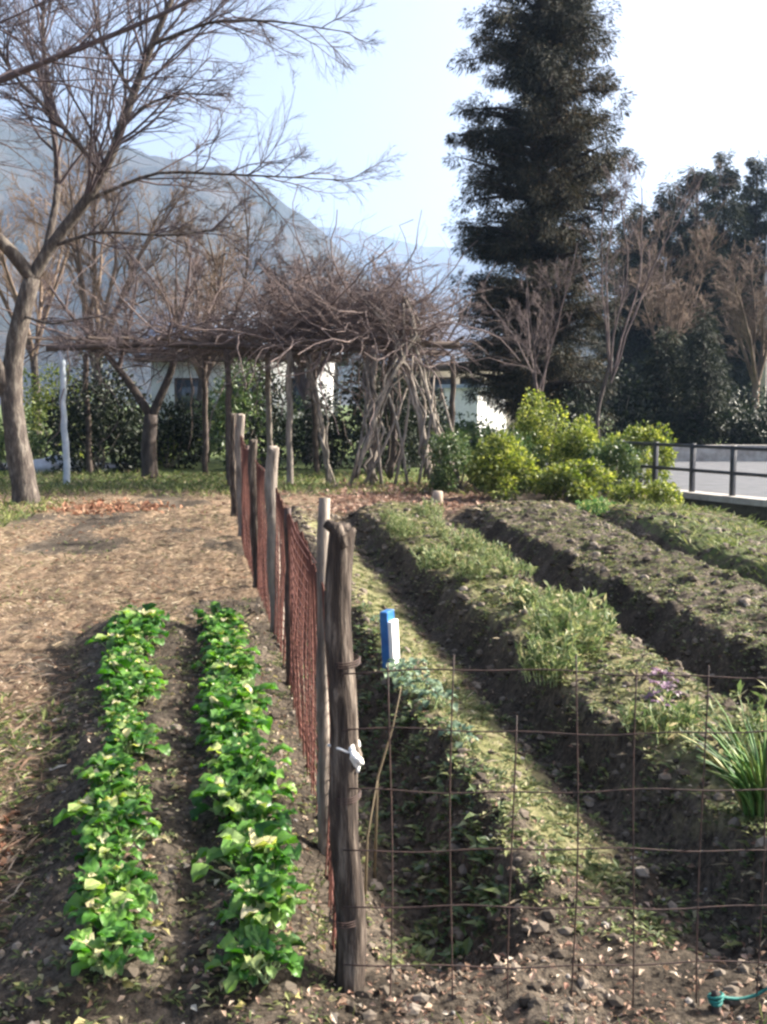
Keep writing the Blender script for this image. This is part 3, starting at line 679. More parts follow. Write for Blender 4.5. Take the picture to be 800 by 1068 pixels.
# nearer tree whose boughs enter at the top left
rr = np.random.default_rng(9)
t2 = empty('bare_tree', (-6.6, 9.5, 0), 'bare tree outside the left edge, its dark boughs reaching in at the top', 'tree')
b = MB(); b.tube(dense([(-6.6, 9.5, -.2), (-6.5, 9.5, 1.5), (-6.2, 9.5, 2.8), (-5.6, 9.6, 3.5)], 12), np.linspace(.22, .12, 12), 12, True, .12); child(b.build('trunk', 'bark'), t2)
bt = MB()
for pts, ra, rb, n in [([(-5.6, 9.6, 3.5), px(-100, 130, 9.8), px(0, 108, 10), px(50, 84, 10), px(95, 68, 10), px(165, 42, 10), px(255, 0, 10), px(300, -40, 10)], .05, .009, 30),
                       ([(-5.6, 9.6, 3.5), px(-120, 60, 9.6), px(-20, 20, 9.5), px(20, -20, 9.5)], .05, .01, 20),
                       ([px(-100, 130, 9.8), px(-40, 60, 9.6), px(30, 40, 9.4), px(90, 10, 9.4)], .02, .006, 18)]:
    P = dense(pts, 14); bt.tube(P, np.linspace(ra, rb, 14), 6, False, .08)
    sidebranches(P, min(ra, .022), bt, rr, 2, [int(n*.8), 6, 6], .36, .0026, .015)
child(bt.build('crown', 'twig_fine'), t2)

def bare_tree(x, y, H, spread, seed, label, mat='twig_tan', tr=.12, bark='bark', fork=.35, nl=7, counts=(12, 8, 9), lean=(0, 0), group=None, minr=.0055, upb=.05):
    bark = 'bark_old' if bark == 'bark' else bark
    rr = np.random.default_rng(seed); root = empty('bare_tree', (x, y, 0), label, 'tree', group)
    z = H*fork; P = dense([(x, y, -.2), (x+.1*rr.normal(), y, z*.5), (x+lean[0]*.4, y+lean[1]*.4, z)], 9)
    b = MB(); b.tube(P, np.linspace(tr*1.2, tr*.8, 9), 10, True, .12); child(b.build('trunk', bark), root)
    bt = MB()
    for k in range(nl):
        a = k*2*PI/nl+rr.random(); s = spread*(.4+.6*rr.random())
        d = np.array([math.cos(a)*s+lean[0], math.sin(a)*s+lean[1], H-z]); L = np.linalg.norm(d)*rr.uniform(.75, 1)
        Q = grow_path(P[-1]-np.array([0, 0, z*.25*rr.random()]), d/np.linalg.norm(d), L, 9, rr, .10, upb)
        bt.tube(Q, np.linspace(tr*.6, .012, 10), 6, False)
        sidebranches(Q, tr*.4, bt, rr, len(counts)-1, list(counts), .42, minr, .02)
    child(bt.build('crown', mat), root); return root
def X_(u, d): return (u-400)/1095*d
# dark forked tree in front of the pergola's shade
rr = np.random.default_rng(15)
t3 = empty('bare_tree', (X_(156, 21), 21, 0), 'black forked trunk standing under the left part of the pergola', 'tree')
b = MB(); b.tube(dense([(X_(157, 21), 21, -.1), px(157, 460, 21), px(160, 432, 21)], 8), np.linspace(.17, .13, 8), 10, True, .12)
b.tube(dense([px(160, 436, 21), px(146, 410, 21), px(128, 385, 21), px(110, 362, 21)], 8), np.linspace(.10, .05, 8), 8, True, .12)
b.tube(dense([px(160, 436, 21), px(172, 410, 21), px(184, 385, 21), px(188, 350, 21)], 8), np.linspace(.10, .05, 8), 8, True, .12)
child(b.build('trunk', 'bark_dark'), t3); bt = MB()
for pts in ([px(110, 362, 21), px(80, 330, 21), px(60, 300, 21)], [px(188, 350, 21), px(200, 310, 21), px(205, 260, 21)], [px(128, 385, 21), px(140, 340, 21), px(150, 290, 21)]):
    P = dense(pts, 8); bt.tube(P, np.linspace(.05, .02, 8), 6, False); sidebranches(P, .03, bt, rr, 2, [10, 6, 8], .5, .005, .03)
child(bt.build('crown', 'twig_dark'), t3)
bare_tree(X_(105, 27), 27, 8.2, 3.0, 21, 'tan bare tree behind the left end of the pergola', nl=8)
bare_tree(X_(215, 29), 29, 7.0, 2.8, 22, 'tan bare tree behind the middle of the pergola, tallest of its row', nl=8)
bare_tree(X_(40, 30), 30, 9.0, 3.2, 23, 'tan bare tree seen behind the old forked trunk', nl=7)
bare_tree(X_(320, 27), 27, 5.4, 2.4, 24, 'low mauve bare tree behind the vine dome', 'twig_mauve', nl=8)
bare_tree(X_(430, 30), 30, 5.2, 2.4, 25, 'thin mauve bare tree between the vine trunks and the house', 'twig_mauve', nl=6, tr=.08, counts=(10, 7, 11))
bare_tree(X_(628, 23), 23, 6.9, 2.0, 26, 'slender brown bare tree in front of the tall cedar', 'twig_dark', tr=.045, nl=5, lean=(.3, 0), counts=(8, 5, 7), bark='bark_dark', minr=.0045)
bare_tree(X_(560, 24), 24, 5.2, 1.6, 27, 'low tan bare tree against the left half of the tall cedar', 'twig_dark', tr=.045, nl=5, counts=(8, 6, 8), minr=.0045)
bare_tree(X_(690, 33), 33, 6.8, 2.4, 28, 'brown bare tree before the conifers right of the cedar', 'twig_red', tr=.06, nl=7, counts=(10, 7, 11), minr=.007)
bare_tree(X_(785, 38), 38, 7.0, 2.2, 29, 'reddish bare tree at the right edge before the conifers', 'twig_red', tr=.14, nl=8, counts=(11, 8, 12), bark='twig_red', minr=.008)

# ------------------------------------------------------------------ pergola and vines
pg_ = empty('pergola', (-2.5, 19.5, 0), 'low dark pergola carrying a tangle of leafless vines', 'pergola')
def addp(mb, name, mat, par, label=None):
    o = child(mb.build(name, mat), par)
    if label: o['label'] = label
    return o
for i, (u, d, m) in enumerate([(71, 19.2, 'pipe_blue'), (240, 19.2, 'wood_dark'), (303, 19.0, 'post_pale'), (388, 18.8, 'post_pale'), (95, 21.8, 'wood_dark'), (215, 21.8, 'wood_dark'), (330, 21.8, 'wood_dark'), (470, 21.8, 'wood_dark'), (283, 20.5, 'post_pale')]):
    x = X_(u, d); h = 2.46 if m != 'pipe_blue' else 2.4
    addp(wobble_post(x, d, h, .06, (.04*math.sin(i*3), 0), seed=50+i, knob=.15), 'post', m, pg_, 'pale bluish painted post' if i == 0 else None)
for d, z in ((19.2, 2.50), (20.5, 2.58), (21.8, 2.54)):
    x = np.linspace(X_(55, 19.2), X_(478, 19.2), 12); b = MB(); b.tube(np.stack([x, np.full(12, d), z+.04*np.sin(x*1.3+d)], 1), .055, 7, True, .2); addp(b, 'beam', 'wood_dark', pg_)
for k in range(15):
    x = -6.3+.55*k; b = MB(); b.tube([(x, 18.8, 2.64), (x+.05, 20.5, 2.70), (x-.05, 22.1, 2.66)], .03, 6, True, .2); addp(b, 'rafter', 'wood_dark', pg_)
# vines
def tangle(mb, rr, n, cx, cy, cz, sx, sy, sz, L=(.6, 1.8), r=(.0035, .009), seg=9, up=.0):
    for k in range(n):
        q = rr.normal(size=3)*.5; p = np.array([cx+sx*np.clip(q[0], -1.1, 1.1), cy+sy*np.clip(q[1], -1, 1), cz+sz*abs(q[2])])
        a = rr.random()*6.28; d = np.array([math.cos(a), .6*math.sin(a), rr.uniform(-.5, .6)])
        P = grow_path(p, d, rr.uniform(*L), seg, rr, .30, up)
        ra = rr.uniform(*r); mb.tube(P, np.linspace(ra, ra*.4, seg+1), 3 if ra < .01 else 4, False)
vines = [(X_(395, 18.8), 18.8, 'grey vine trunk rising with the straight pale pole at the right end of the pergola', [(388, 500, 18.6), (390, 440, 18.6), (380, 390, 18.8), (395, 350, 19)], (X_(375, 19), 19.4, 2.6, 1.2, 1.0, 1.25), 520, .07),
         (X_(418, 18.5), 18.5, 'grey vine trunk crossing the others in the middle of the bundle', [(372, 500, 18.4), (385, 445, 18.4), (400, 410, 18.5), (436, 345, 18.7), (420, 310, 19)], (X_(400, 19), 19.4, 2.5, .8, 1.0, .8), 200, .055),
         (X_(448, 18.7), 18.7, 'pale bowed vine trunk at the right side of the bundle', [(450, 500, 18.6), (440, 450, 18.6), (428, 400, 18.6), (410, 345, 18.8), (380, 310, 19)], (X_(345, 19), 19.5, 2.6, 1.7, 1.1, 1.1), 460, .065),
         (X_(468, 19.0), 19.0, 'slanting vine trunk leaning in from the right end of the pergola', [(474, 500, 19), (455, 445, 19), (440, 390, 19), (425, 335, 19)], (X_(300, 20), 20, 2.6, 1.8, 1.1, .85), 380, .045),
         (X_(350, 19.0), 19.0, 'twisted vine trunk left of the bundle under the pergola', [(345, 505, 19), (338, 460, 19), (332, 410, 19), (318, 365, 19.2)], (X_(240, 20), 20, 2.5, 2.2, 1.2, .45), 260, .05),
         (X_(405, 19.5), 19.5, 'dark vine trunk standing behind the bundle', [(408, 500, 19.6), (412, 450, 19.6), (405, 400, 19.6), (412, 350, 19.6)], (X_(150, 20), 20, 2.45, 2.3, 1.1, .28), 220, .06)]
for i, (x, y, lab, pth, tg, n, r) in enumerate(vines):
    rr = np.random.default_rng(60+i); root = empty('vine', (x, y, 0), lab, 'vine', 'old vines on the pergola')
    b = MB(); P = dense([px(*q) for q in pth], 14); P += .02*rr.normal(size=P.shape); b.tube(P, np.linspace(r, r*.6, 14), 8, True, .2)
    for q in range(3):
        P2 = P+np.array([.09*math.sin(q*2+i), .1*math.cos(q*2), 0])+.05*rr.normal(size=P.shape); b.tube(P2, np.linspace(r*.45, r*.3, 14), 6, True, .2)
    child(b.build('trunk', ['post_pale', 'bark', 'post_pale', 'bark', 'bark', 'bark_dark'][i]), root)
    bt = MB(); tangle(bt, rr, int(n*1.5), *tg); tangle(bt, rr, n//8, tg[0], tg[1], 2.55, tg[3], tg[4], .2, (1.5, 3.), (.012, .022))
    # long shoots springing upward
    for k in range(26):
        p = np.array([tg[0]+tg[3]*.6*rr.normal(), tg[1]+.4*rr.normal(), 2.7+.4*rr.random()])
        P = grow_path(p, np.array([rr.normal()*.7, .3*rr.normal(), .9]), rr.uniform(.8, 1.5), 8, rr, .12, -.03); bt.tube(P, np.linspace(.008, .003, 9), 3, False)
    child(bt.build('twigs', 'twig_mauve' if i not in (5,) else 'twig_dark'), root)
# loose canes leaning in the bundle
for i, (u0, u1, v1) in enumerate([(366, 384, 395), (398, 380, 380), (425, 402, 400), (436, 452, 390), (462, 438, 385), (380, 424, 405), (478, 460, 410), (412, 430, 370)]):
    b = MB(); P = dense([px(u0, 506, 18.5), px((u0+u1)/2+4, (506+v1)/2, 18.5), px(u1, v1, 18.7)], 8); b.tube(P, np.linspace(.032, .02, 8), 6, True, .25)
    o = b.build('cane', 'post_pale' if i % 2 else 'bark', loc=tuple(P[0]))
    tag(o, 'grey leaning cane in the bundle of vine trunks', 'cane', 'canes leaning among the vine trunks')

# ------------------------------------------------------------------ shrubs
def shrub(x, y, H, R, n, seed, label, mat, leaf=.07, name='shrub', group=None, z0=0, stems=8, lump=.27, lobes=18):
    rr = np.random.default_rng(seed); root = empty(name, (x, y, 0), label, 'shrub', group)
    b = MB()
    LC = []
    for k in range(lobes):
        a = rr.random()*6.28; q = rr.random()**.55; LC.append((x+R*.78*q*math.cos(a), y+R*.78*q*math.sin(a), z0+H*(.16+.72*rr.random()*(1-.4*q))))
    LC.append((x, y, z0+H*.7)); LC = np.array(LC)
    k = rr.integers(0, len(LC), n); d = rr.normal(size=(n, 3)); d /= np.linalg.norm(d, axis=1)[:, None]
    rad = np.array([R, R, H*.62])*lump*(.75+.5*rr.random(len(LC)))[k][:, None]
    C = LC[k]+d*rad*(.35+.75*rr.random(n)**.6)[:, None]
    C[:, 2] = np.maximum(C[:, 2], .03)
    dd = d+.7*rr.normal(size=(n, 3)); dd[:, 2] += .3
    l = leaf*(.6+.8*rr.random(n)); b.leaves(C, dd, l, l*.5, None, .2, .15)
    child(b.build('foliage', mat, smooth=False), root)
    s = MB()
    for c in LC[:stems]: s.tube(dense([(x+.1*rr.normal(), y+.1*rr.normal(), -.05), ((x+c[0])/2+.03, (y+c[1])/2, c[2]*.55), tuple(c)], 6), np.linspace(.022, .008, 6), 5)
    child(s.build('stems', 'bark'), root); return root
sh = [(478, 17.2, 1.20, .42, 1500, 'bush_mid', 'mid green shrub touching the right side of the vine trunks'),
      (522, 16.2, 1.15, .52, 2600, 'bush_lime', 'leftmost bright yellow green shrub, tall and rounded'),
      (562, 18.5, 1.85, .62, 2800, 'bush_lime', 'tallest yellow green shrub, in front of the cedar trunk'),
      (606, 17.8, 1.45, .60, 2600, 'bush_lime', 'yellow green shrub right behind the low spreading one'),
      (600, 15.9, .70, .55, 2400, 'bush_lime', 'low spreading yellow green shrub at the head of the broad bed'),
      (668, 18.6, 1.25, .48, 2000, 'bush_lime', 'yellow green shrub beside the left end of the iron railing'),
      (636, 17.0, .95, .45, 1700, 'bush_mid', 'mid green shrub between the low spreading one and the railing'),
      (540, 17.8, 1.1, .5, 1700, 'bush_mid', 'mid green shrub behind the leftmost bright one')]
for i, (u, d, H, R, n, m, lab) in enumerate(sh): shrub(X_(u, d), d, H*1.04, R*1.18, int(n*2.1), 200+i, lab, m, .07, 'garden_shrub', 'yellow green shrubs behind the beds')
shrub(X_(652, 14.9), 14.9, .48, .32, 1500, 220, 'left one of two small clipped round bushes by the ditch', 'bush_lime', .05, 'round_bush', 'small round bushes by the ditch')
shrub(X_(690, 14.6), 14.6, .50, .35, 1700, 221, 'right one of two small clipped round bushes by the ditch', 'bush_lime', .05, 'round_bush', 'small round bushes by the ditch')
shrub(X_(622, 14.0), 14.0, .24, .3, 700, 222, 'flat bright tuft before the two small round bushes', 'onion', .06, 'leafy_tuft', None, lump=.4, stems=2)
# dark evergreens under and behind the pergola, some added to deepen its shade
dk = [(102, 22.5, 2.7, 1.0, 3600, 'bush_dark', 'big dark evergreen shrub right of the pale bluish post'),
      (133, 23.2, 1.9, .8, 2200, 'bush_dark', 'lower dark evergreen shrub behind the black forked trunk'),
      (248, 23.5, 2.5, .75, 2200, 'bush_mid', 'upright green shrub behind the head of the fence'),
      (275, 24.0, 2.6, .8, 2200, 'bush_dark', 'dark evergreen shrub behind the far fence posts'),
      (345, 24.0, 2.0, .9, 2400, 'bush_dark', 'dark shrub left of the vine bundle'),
      (398, 22.5, 2.6, 1.0, 3600, 'bush_dark', 'dark shrub added for shade close behind the vine bundle'),
      (430, 24.5, 2.2, .8, 2600, 'bush_dark', 'dark shrub added for shade right of the one behind the vine bundle'),
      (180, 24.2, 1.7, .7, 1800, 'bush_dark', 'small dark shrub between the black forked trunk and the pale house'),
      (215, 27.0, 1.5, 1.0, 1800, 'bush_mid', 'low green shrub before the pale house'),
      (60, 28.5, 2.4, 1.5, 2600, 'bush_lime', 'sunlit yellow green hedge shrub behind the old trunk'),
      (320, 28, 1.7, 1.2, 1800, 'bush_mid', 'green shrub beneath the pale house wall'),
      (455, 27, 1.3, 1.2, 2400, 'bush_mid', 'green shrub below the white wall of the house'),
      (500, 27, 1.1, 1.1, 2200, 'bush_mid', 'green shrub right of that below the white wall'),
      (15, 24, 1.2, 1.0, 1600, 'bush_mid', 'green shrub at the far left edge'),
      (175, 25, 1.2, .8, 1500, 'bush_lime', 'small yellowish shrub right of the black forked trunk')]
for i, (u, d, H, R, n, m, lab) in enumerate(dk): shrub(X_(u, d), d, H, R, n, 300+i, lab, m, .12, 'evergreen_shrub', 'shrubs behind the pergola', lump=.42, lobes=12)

# ------------------------------------------------------------------ conifers
def conifer(x, y, H, R, seed, label, mat='pine', levels=24, per=6, sprays=80, leaf=.26, base=.12, prof=None, clump=.42, name='conifer', group=None, tr=None, droop=.35):
    rr = np.random.default_rng(seed); root = empty(name, (x, y, 0), label, 'tree', group)
    tr = tr or H*.018
    b = MB(); b.tube(dense([(x, y, -.3), (x+.05, y, H*.5), (x, y, H*.98)], 14), np.linspace(tr, .03, 14), 10, True, .1)
    lb = MB(); CC = []; 
    for k in range(levels):
        t = base+(1-base)*(k+.5*rr.random())/levels; z = H*t
        rz = R*(np.interp(t, *prof) if prof else (1-t)**.7*1.2)
        for q in range(per):
            a = rr.random()*6.28; L = rz*rr.uniform(.55, 1.05); z = H*t+H/levels*rr.uniform(-1.2, 1.2)
            p0 = np.array([x, y, z]); tip = p0+np.array([math.cos(a)*L, math.sin(a)*L, L*rr.uniform(-.1, .45)])
            midp = (p0+tip)/2+np.array([0, 0, .06*L])
            lb.tube([p0, midp, tip], [tr*.28*(1-t)+.02, tr*.16*(1-t)+.012, .008], 4, False)
            m = 1+int(L/(clump*1.5))
            for s_ in range(m):
                f = 1-s_*.9*clump*1.3/max(L, .3)
                if f < .2: break
                CC.append(p0+(tip-p0)*f+rr.normal(size=3)*.08)
    CC = np.array(CC); n = len(CC); k = np.repeat(np.arange(n), sprays)
    d = rr.normal(size=(len(k), 3)); d /= np.linalg.norm(d, axis=1)[:, None]
    size = (clump*(.55+.75*rr.random(n)))[k][:, None]
    C = CC[k]+d*size*np.array([1, 1, .75])*(rr.random(len(k))**.5)[:, None]
    out = C-np.array([x, y, 0]); out[:, 2] = 0; out /= np.linalg.norm(out, axis=1)[:, None]+1e-6
    dd = out*.5+d*.7+.35*rr.normal(size=d.shape); dd[:, 2] -= droop*.3
    l = leaf*(.5+.9*rr.random(len(k))); f = MB(); f.leaves(C, dd, l, l*.19, None, .15, droop)
    child(b.build('trunk', 'bark_dark'), root); child(lb.build('branches', 'bark_dark'), root); child(f.build('crown', mat, smooth=False), root)
    return root
conifer(X_(556, 28.5), 28.5, 17.0, 2.3, 401, 'very tall dark shaggy cedar rising out of the top of the picture', 'cedar', 42, 12, 190, .115, .06, ([0, .15, .35, .47, .6, .72, .85, 1], [.8, .92, 1.02, 1.0, .84, .68, .52, .05]), .30, 'tall_cedar', None, .42)
fs = [(655, 50, 10.6, 2.3), (690, 52, 12.0, 2.3), (718, 49, 12.2, 1.8), (745, 50, 12.9, 2.0), (778, 51, 13.0, 2.1), (812, 52, 14.2, 2.4), (668, 56, 9.6, 2.4), (735, 57, 10.2, 2.6), (850, 50, 13, 2.6)]
fl = ['shortest conifer, next to the tall cedar in the wood at right', 'conifer second from the tall cedar in the wood at right', 'narrow conifer left of the tallest pair in the wood at right', 'conifer with the highest tip left of centre in the wood at right', 'conifer in front right of the highest tip in the wood at right', 'conifer at the right edge of the picture in the wood', 'far conifer filling the gap beside the tall cedar', 'far conifer behind the middle of the wood at right', 'conifer just outside the right edge of the picture']
for i, (u, d, H, R) in enumerate(fs):
    conifer(X_(u, d), d, H*.98, R*.86, 410+i, fl[i], 'pine', 28, 6, 120, .22, .08, ([0, .3, .6, .8, .93, 1], [.9, .95, .75, .5, .26, .06]), .42, 'conifer', 'conifers of the wood at right')
conifer(X_(728, 30), 30, 3.7, .75, 430, 'narrow dark upright conifer behind the iron railing', 'pine', 16, 6, 70, .16, .05, ([0, .2, .6, 1], [.9, 1, .8, .1]), .26, 'small_conifer')
conifer(X_(690, 31), 31, 3.4, 1.0, 431, 'broad dark low conifer left of the narrow one behind the railing', 'pine', 14, 6, 80, .18, .04, ([0, .2, .6, 1], [1, 1, .8, .1]), .32, 'small_conifer')
for i, (u, d, H, R, lab) in enumerate([(770, 30, 1.5, 1.4, 'dark hedge shrub beyond the road at right'), (812, 29.5, 1.6, 1.4, 'dark hedge shrub beyond the road, cut by the right edge'), (640, 30.5, 2.6, 1.5, 'dark bush right of the cedar trunk'), (590, 27.4, 2.0, 1.2, 'dark bush at the foot of the cedar'), (740, 33.5, 2.4, 2.0, 'dark bush behind the narrow conifer')]):
    shrub(X_(u, d), d, H, R, 2600, 440+i, lab, 'bush_dark', .15, 'hedge_shrub', 'dark bushes beyond the road', lump=.42, lobes=14)
# utility pole
up = empty('utility_pole', (X_(792, 42), 42, 0), 'thin pale utility pole before the conifers at the right edge', 'utility pole')
b = MB(); b.tube([(X_(792, 42), 42, -.2), (X_(792, 42), 42, 8.0)], [.13, .09], 10); addp(b, 'pole', 'kerb', up)
b = MB(); b.tube([(X_(792, 42)-.7, 42, 7.5), (X_(792, 42)+.7, 42, 7.5)], .04, 6); addp(b, 'crossarm', 'iron', up)

# ------------------------------------------------------------------ road, ditch wall, railing
def poly_slab(pts, z0, z1, name, mat):
    n = len(pts); V = [(x, y, z0) for x, y in pts]+[(x, y, z1) for x, y in pts]; me = bpy.data.meshes.new(name)
    F = [tuple(range(n))[::-1], tuple(range(n, 2*n))]+[(i, (i+1) % n, n+(i+1) % n, n+i) for i in range(n)]
    me.from_pydata(V, [], F); me.materials.append(M[mat]); o = bpy.data.objects.new(name, me); COL.objects.link(o); return o
dx, dy = 2.3/4.70, -4.1/4.70; nxn, nyn = 4.1/4.70, 2.3/4.70
def rd(t, s): return (4.2+dx*t+nxn*s, 17.6+dy*t+nyn*s)
tag(poly_slab([rd(-.8, .26), rd(34, .26), (40, -12), (40, 27), (3.9, 27), (3.9, 19.0)], -.3, .012, 'road', 'road'), kind='structure')
tag(poly_slab([(-16, 23.4), (-16, 25.8), (-6.2, 26.2), (-6.0, 24.0)], -.2, .02, 'path', 'road'), kind='structure')
tag(poly_slab([rd(-1.0, 0), rd(34, 0), rd(34, .26), rd(-1.0, .26)], -.62, .0, 'retaining_wall', 'wall_dark'), 'low dark retaining wall with pale coping between the ditch and the road', 'wall')
cp = poly_slab([rd(-1.0, -.03), rd(34, -.03), rd(34, .29), rd(-1.0, .29)], .003, .10, 'coping', 'kerb'); cp.parent = bpy.data.objects['retaining_wall']
tag(poly_slab([(6, 26.9), (40, 26.9), (40, 27.2), (6, 27.2)], -.2, .42, 'low_wall', 'kerb'), 'low pale concrete wall along the far side of the road', 'wall')
rl = empty('iron_railing', (*rd(0, .12), .1), 'dark iron railing of posts and two rails along the road edge', 'railing')
for k in range(16):
    p = rd(-.5+.82*k, .13); b = MB(); b.box(-.035, .035, -.035, .035, .10, .86, math.atan2(dy, dx), p); bev(addp(b, 'post', 'iron', rl), .006)
for z in (.82, .44):
    a0 = rd(-.6, .13); a1 = rd(12.2, .13); b = MB(); b.tube([(a0[0], a0[1], z), (a1[0], a1[1], z)], .028, 10); addp(b, 'rail', 'iron', rl)
# pale garden stones by the left path
for i, (u, d, r, lab) in enumerate([(46, 22.6, .30, 'pale round garden stone right behind the old trunk'), (66, 23.0, .36, 'larger pale garden stone nearer the bluish post')]):
    b = MB(); x = X_(u, d); 
    import bmesh
    bm = bmesh.new(); bmesh.ops.create_icosphere(bm, subdivisions=3, radius=1)
    for v in bm.verts:
        q = v.co; f = 1+.22*float(fbm(q.x*1.5+i*5, q.y*1.5+q.z*2, 3, 3))*2; v.co = Vector((q.x*r*1.25*f, q.y*r*f, q.z*r*.7*f))
    me = bpy.data.meshes.new('garden_stone'); bm.to_mesh(me); bm.free(); me.materials.append(M['stone'])
    for p in me.polygons: p.use_smooth = True
    o = bpy.data.objects.new('garden_stone', me); COL.objects.link(o); o.location = (x, d, r*.35); tag(o, lab, 'stone')

# ------------------------------------------------------------------ houses
def house(x0, x1, y0, y1, ze, zr, label, wallmat, wins, name='house', over=.5):
    root = empty(name, ((x0+x1)/2, y0, 0), label, 'house')
    b = MB(); b.box(x0, x1, y0, y1, -.1, ze); addp(b, 'wall', wallmat, root)
    ym = (y0+y1)/2; me = MB(); a, c = x0-over, x1+over; th = .16
    V = [(a, y0-over, ze-.02), (c, y0-over, ze-.02), (c, ym, zr), (a, ym, zr), (a, y1+over, ze-.02), (c, y1+over, ze-.02)]
    V += [(p[0], p[1], p[2]+th) for p in V]
    me.add(V, [(0, 3, 2, 1), (3, 4, 5, 2), (6, 7, 8, 9), (9, 8, 11, 10), (0, 1, 7, 6), (4, 10, 11, 5)]); me.f.append(np.array([[0, 6, 9, 3], [3, 9, 10, 4], [1, 2, 8, 7], [2, 5, 11, 8]])+me.n-12)
    rf = addp(me, 'roof', 'roof', root)
    g_ = MB(); 
    for xx in (x0, x1-.1):
        V = [(xx, y0, ze), (xx, y1, ze), (xx, ym, zr-.1), (xx+.1, y0, ze), (xx+.1, y1, ze), (xx+.1, ym, zr-.1)]
        g_.add(V, [[0, 1, 2], [3, 5, 4]])
    addp(g_, 'gable', wallmat, root)
    b = MB(); b.box(a, c, y0-over-.06, y0-over+.02, ze-.14, ze+.16); addp(b, 'eaves_board', 'wood_dark', root)
    for (wx0, wx1, wz0, wz1) in wins:
        b = MB(); t = .07
        b.box(wx0, wx1, y0-.06, y0+.02, wz1, wz1+t); b.box(wx0, wx1, y0-.08, y0+.02, wz0-t, wz0); b.box(wx0-t, wx0, y0-.06, y0+.02, wz0-t, wz1+t); b.box(wx1, wx1+t, y0-.06, y0+.02, wz0-t, wz1+t)
        m = (wx0+wx1)/2; b.box(m-.03, m+.03, y0-.04, y0+.02, wz0+.002, wz1-.002)
        w = addp(b, 'window', 'wood_dark', root); g2 = MB(); g2.box(wx0+.002, wx1-.002, y0-.015, y0+.015, wz0+.002, wz1-.002); o = g2.build('pane', 'glass'); o.parent = w
        # w has a parent-inverse of its own and its mesh lies in world space, so the pane follows unchanged
    return root
house(-.5, 6.2, 45, 52, 2.95, 5.2, 'cream house with blue grey tiled roof between the vines and the cedar', 'cream', [(2.0, 2.9, 1.7, 2.5), (3.3, 4.2, 1.7, 2.5), (.2, 1.2, 1.5, 2.5)])
ws = empty('garden_shed', (3.6, 41.5, 0), 'small bright white garden shed before the cream house', 'shed', rz=.85)
def shedbox(name, mat, *a):
    mb = MB(); mb.box(*a); o = mb.build(name, mat, smooth=False); o.parent = ws; return o
shedbox('wall', 'white', -.95, .95, -.8, .8, -.1, 2.05); shedbox('roof', 'roof', -1.1, 1.1, -.95, .95, 2.053, 2.2); shedbox('door', 'plaster', -.35, .35, -.83, -.803, .05, 1.8)
house(-9.2, -2.1, 42, 49, 3.2, 5.2, 'pale grey house glimpsed under the pergola', 'plaster', [(-8.2, -7.0, 1.2, 2.4), (-6.0, -4.9, .9, 2.4), (-3.6, -2.7, 1.2, 2.4)])

# ------------------------------------------------------------------ mountains
def mountain(us, vs, D, seed, name, front=.5, back=1.35, nx=220, ny=60, amp=.12):
    u = np.linspace(us[0], us[-1], nx); v = np.interp(u, us, vs)
    xc = (u-400)/1095*D; zc = np.maximum((420-v)/1095*D*.985+1.5, 2)
    zc = zc+D*.006*fbm(xc/D*40, xc*0, seed, 4)*2
    t = np.linspace(0, 1, ny); yy = D*(front+(back-front)*t); tc = (1-front)/(back-front)
    T = np.where(t < tc, t/tc, 1-(t-tc)/(1-tc)*.9)
    Xg = xc[None, :]*np.ones((ny, 1)); Yg = yy[:, None]*np.ones((1, nx))+D*.04*fbm(Xg/D*8, Xg*0+3, seed+2, 2)
    prof = T[:, None]**.9
    Zg = zc[None, :]*prof*(1+amp*2*fbm(Xg/D*18, Yg/D*9, seed+5, 5)*np.clip(1-T[:, None], 0, 1)**.5*3)
    b = MB(); i = (np.arange(ny-1)[:, None]*nx+np.arange(nx-1)[None, :]).ravel()
    b.add(np.stack([Xg.ravel(), Yg.ravel(), Zg.ravel()-3], 1), np.stack([i, i+1, i+nx+1, i+nx], 1))
    tag(b.build(name, 'mountain'), kind='structure')
mountain([-900, -500, -100, 0, 100, 200, 240, 280, 310, 335, 380, 440, 520, 640], [60, 90, 108, 122, 140, 160, 170, 190, 213, 232, 285, 345, 400, 425], 1200, 11, 'mountain')
mountain([-900, 0, 300, 350, 400, 460, 520, 600, 700, 800, 1200, 1800], [250, 240, 236, 231, 242, 254, 262, 250, 262, 258, 230, 240], 3000, 33, 'far_hills', .7, 1.3)
mountain([380, 440, 520, 640, 760, 900, 1400, 1900], [425, 380, 350, 320, 300, 290, 250, 240], 600, 55, 'hill', .55, 1.3)

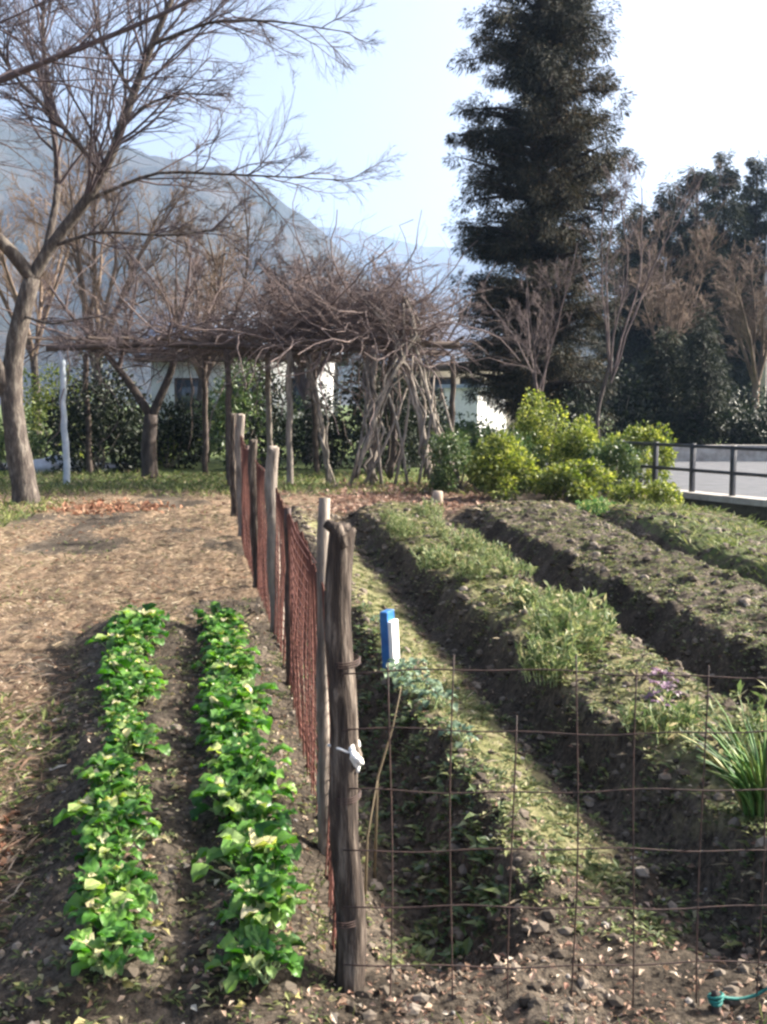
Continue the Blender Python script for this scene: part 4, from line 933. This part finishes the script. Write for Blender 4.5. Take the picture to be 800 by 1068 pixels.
# ------------------------------------------------------------------ air
m, nt, out = newmat('air')
pv = N(nt, 'ShaderNodeVolumePrincipled'); pv.inputs['Density'].default_value = .00026; pv.inputs['Color'].default_value = (.44, .64, 1., 1); pv.inputs['Anisotropy'].default_value = .3
nt.links.new(pv.outputs[0], out.inputs['Volume']); M['air'] = m
b = MB(); b.box(-6500, 6500, -6500, 6500, -2.5, 530)
tag(b.build('haze', 'air', smooth=False), 'pale bluish air haze over the whole valley', 'haze', kind='stuff')

# ------------------------------------------------------------------ light, sky, camera
SUN_EL = math.radians(31); SUN_AZ = math.radians(75)     # clockwise from +Y (ahead) towards +X (right)
w = bpy.data.worlds.new('World'); scene.world = w; w.use_nodes = True
nt = w.node_tree; bg = nt.nodes['Background']; sky = nt.nodes.new('ShaderNodeTexSky'); sky.sky_type = 'NISHITA'
sky.sun_disc = False; sky.sun_elevation = SUN_EL; sky.sun_rotation = SUN_AZ; sky.dust_density = 9.0; sky.air_density = .75; sky.ozone_density = .3
nt.links.new(sky.outputs[0], bg.inputs[0]); bg.inputs[1].default_value = .095
sl = bpy.data.lights.new('sun', 'SUN'); sl.energy = 5.0; sl.angle = math.radians(.6); sl.color = (1, .94, .85)
so = bpy.data.objects.new('sun', sl); COL.objects.link(so)
sd = Vector((math.sin(SUN_AZ)*math.cos(SUN_EL), math.cos(SUN_AZ)*math.cos(SUN_EL), math.sin(SUN_EL)))
so.rotation_euler = sd.to_track_quat('Z', 'Y').to_euler()
cam = bpy.data.cameras.new('camera'); co = bpy.data.objects.new('camera', cam); COL.objects.link(co)
cam.sensor_fit = 'VERTICAL'; cam.sensor_height = 36; cam.lens = 1095/1068*36; cam.clip_end = 20000; cam.clip_start = .05
co.location = (0, .14, 1.5); co.rotation_euler = (math.radians(90-5.95), 0, 0)
scene.camera = co
scene.view_settings.view_transform = 'Standard'; scene.view_settings.look = 'None'; scene.view_settings.exposure = 1.98; scene.view_settings.gamma = 1
scene.render.engine = 'CYCLES'
scene.cycles.volume_bounces = 0; scene.cycles.filter_width = 2.6
scene.cycles.max_bounces = 4; scene.cycles.diffuse_bounces = 2; scene.cycles.transparent_max_bounces = 8
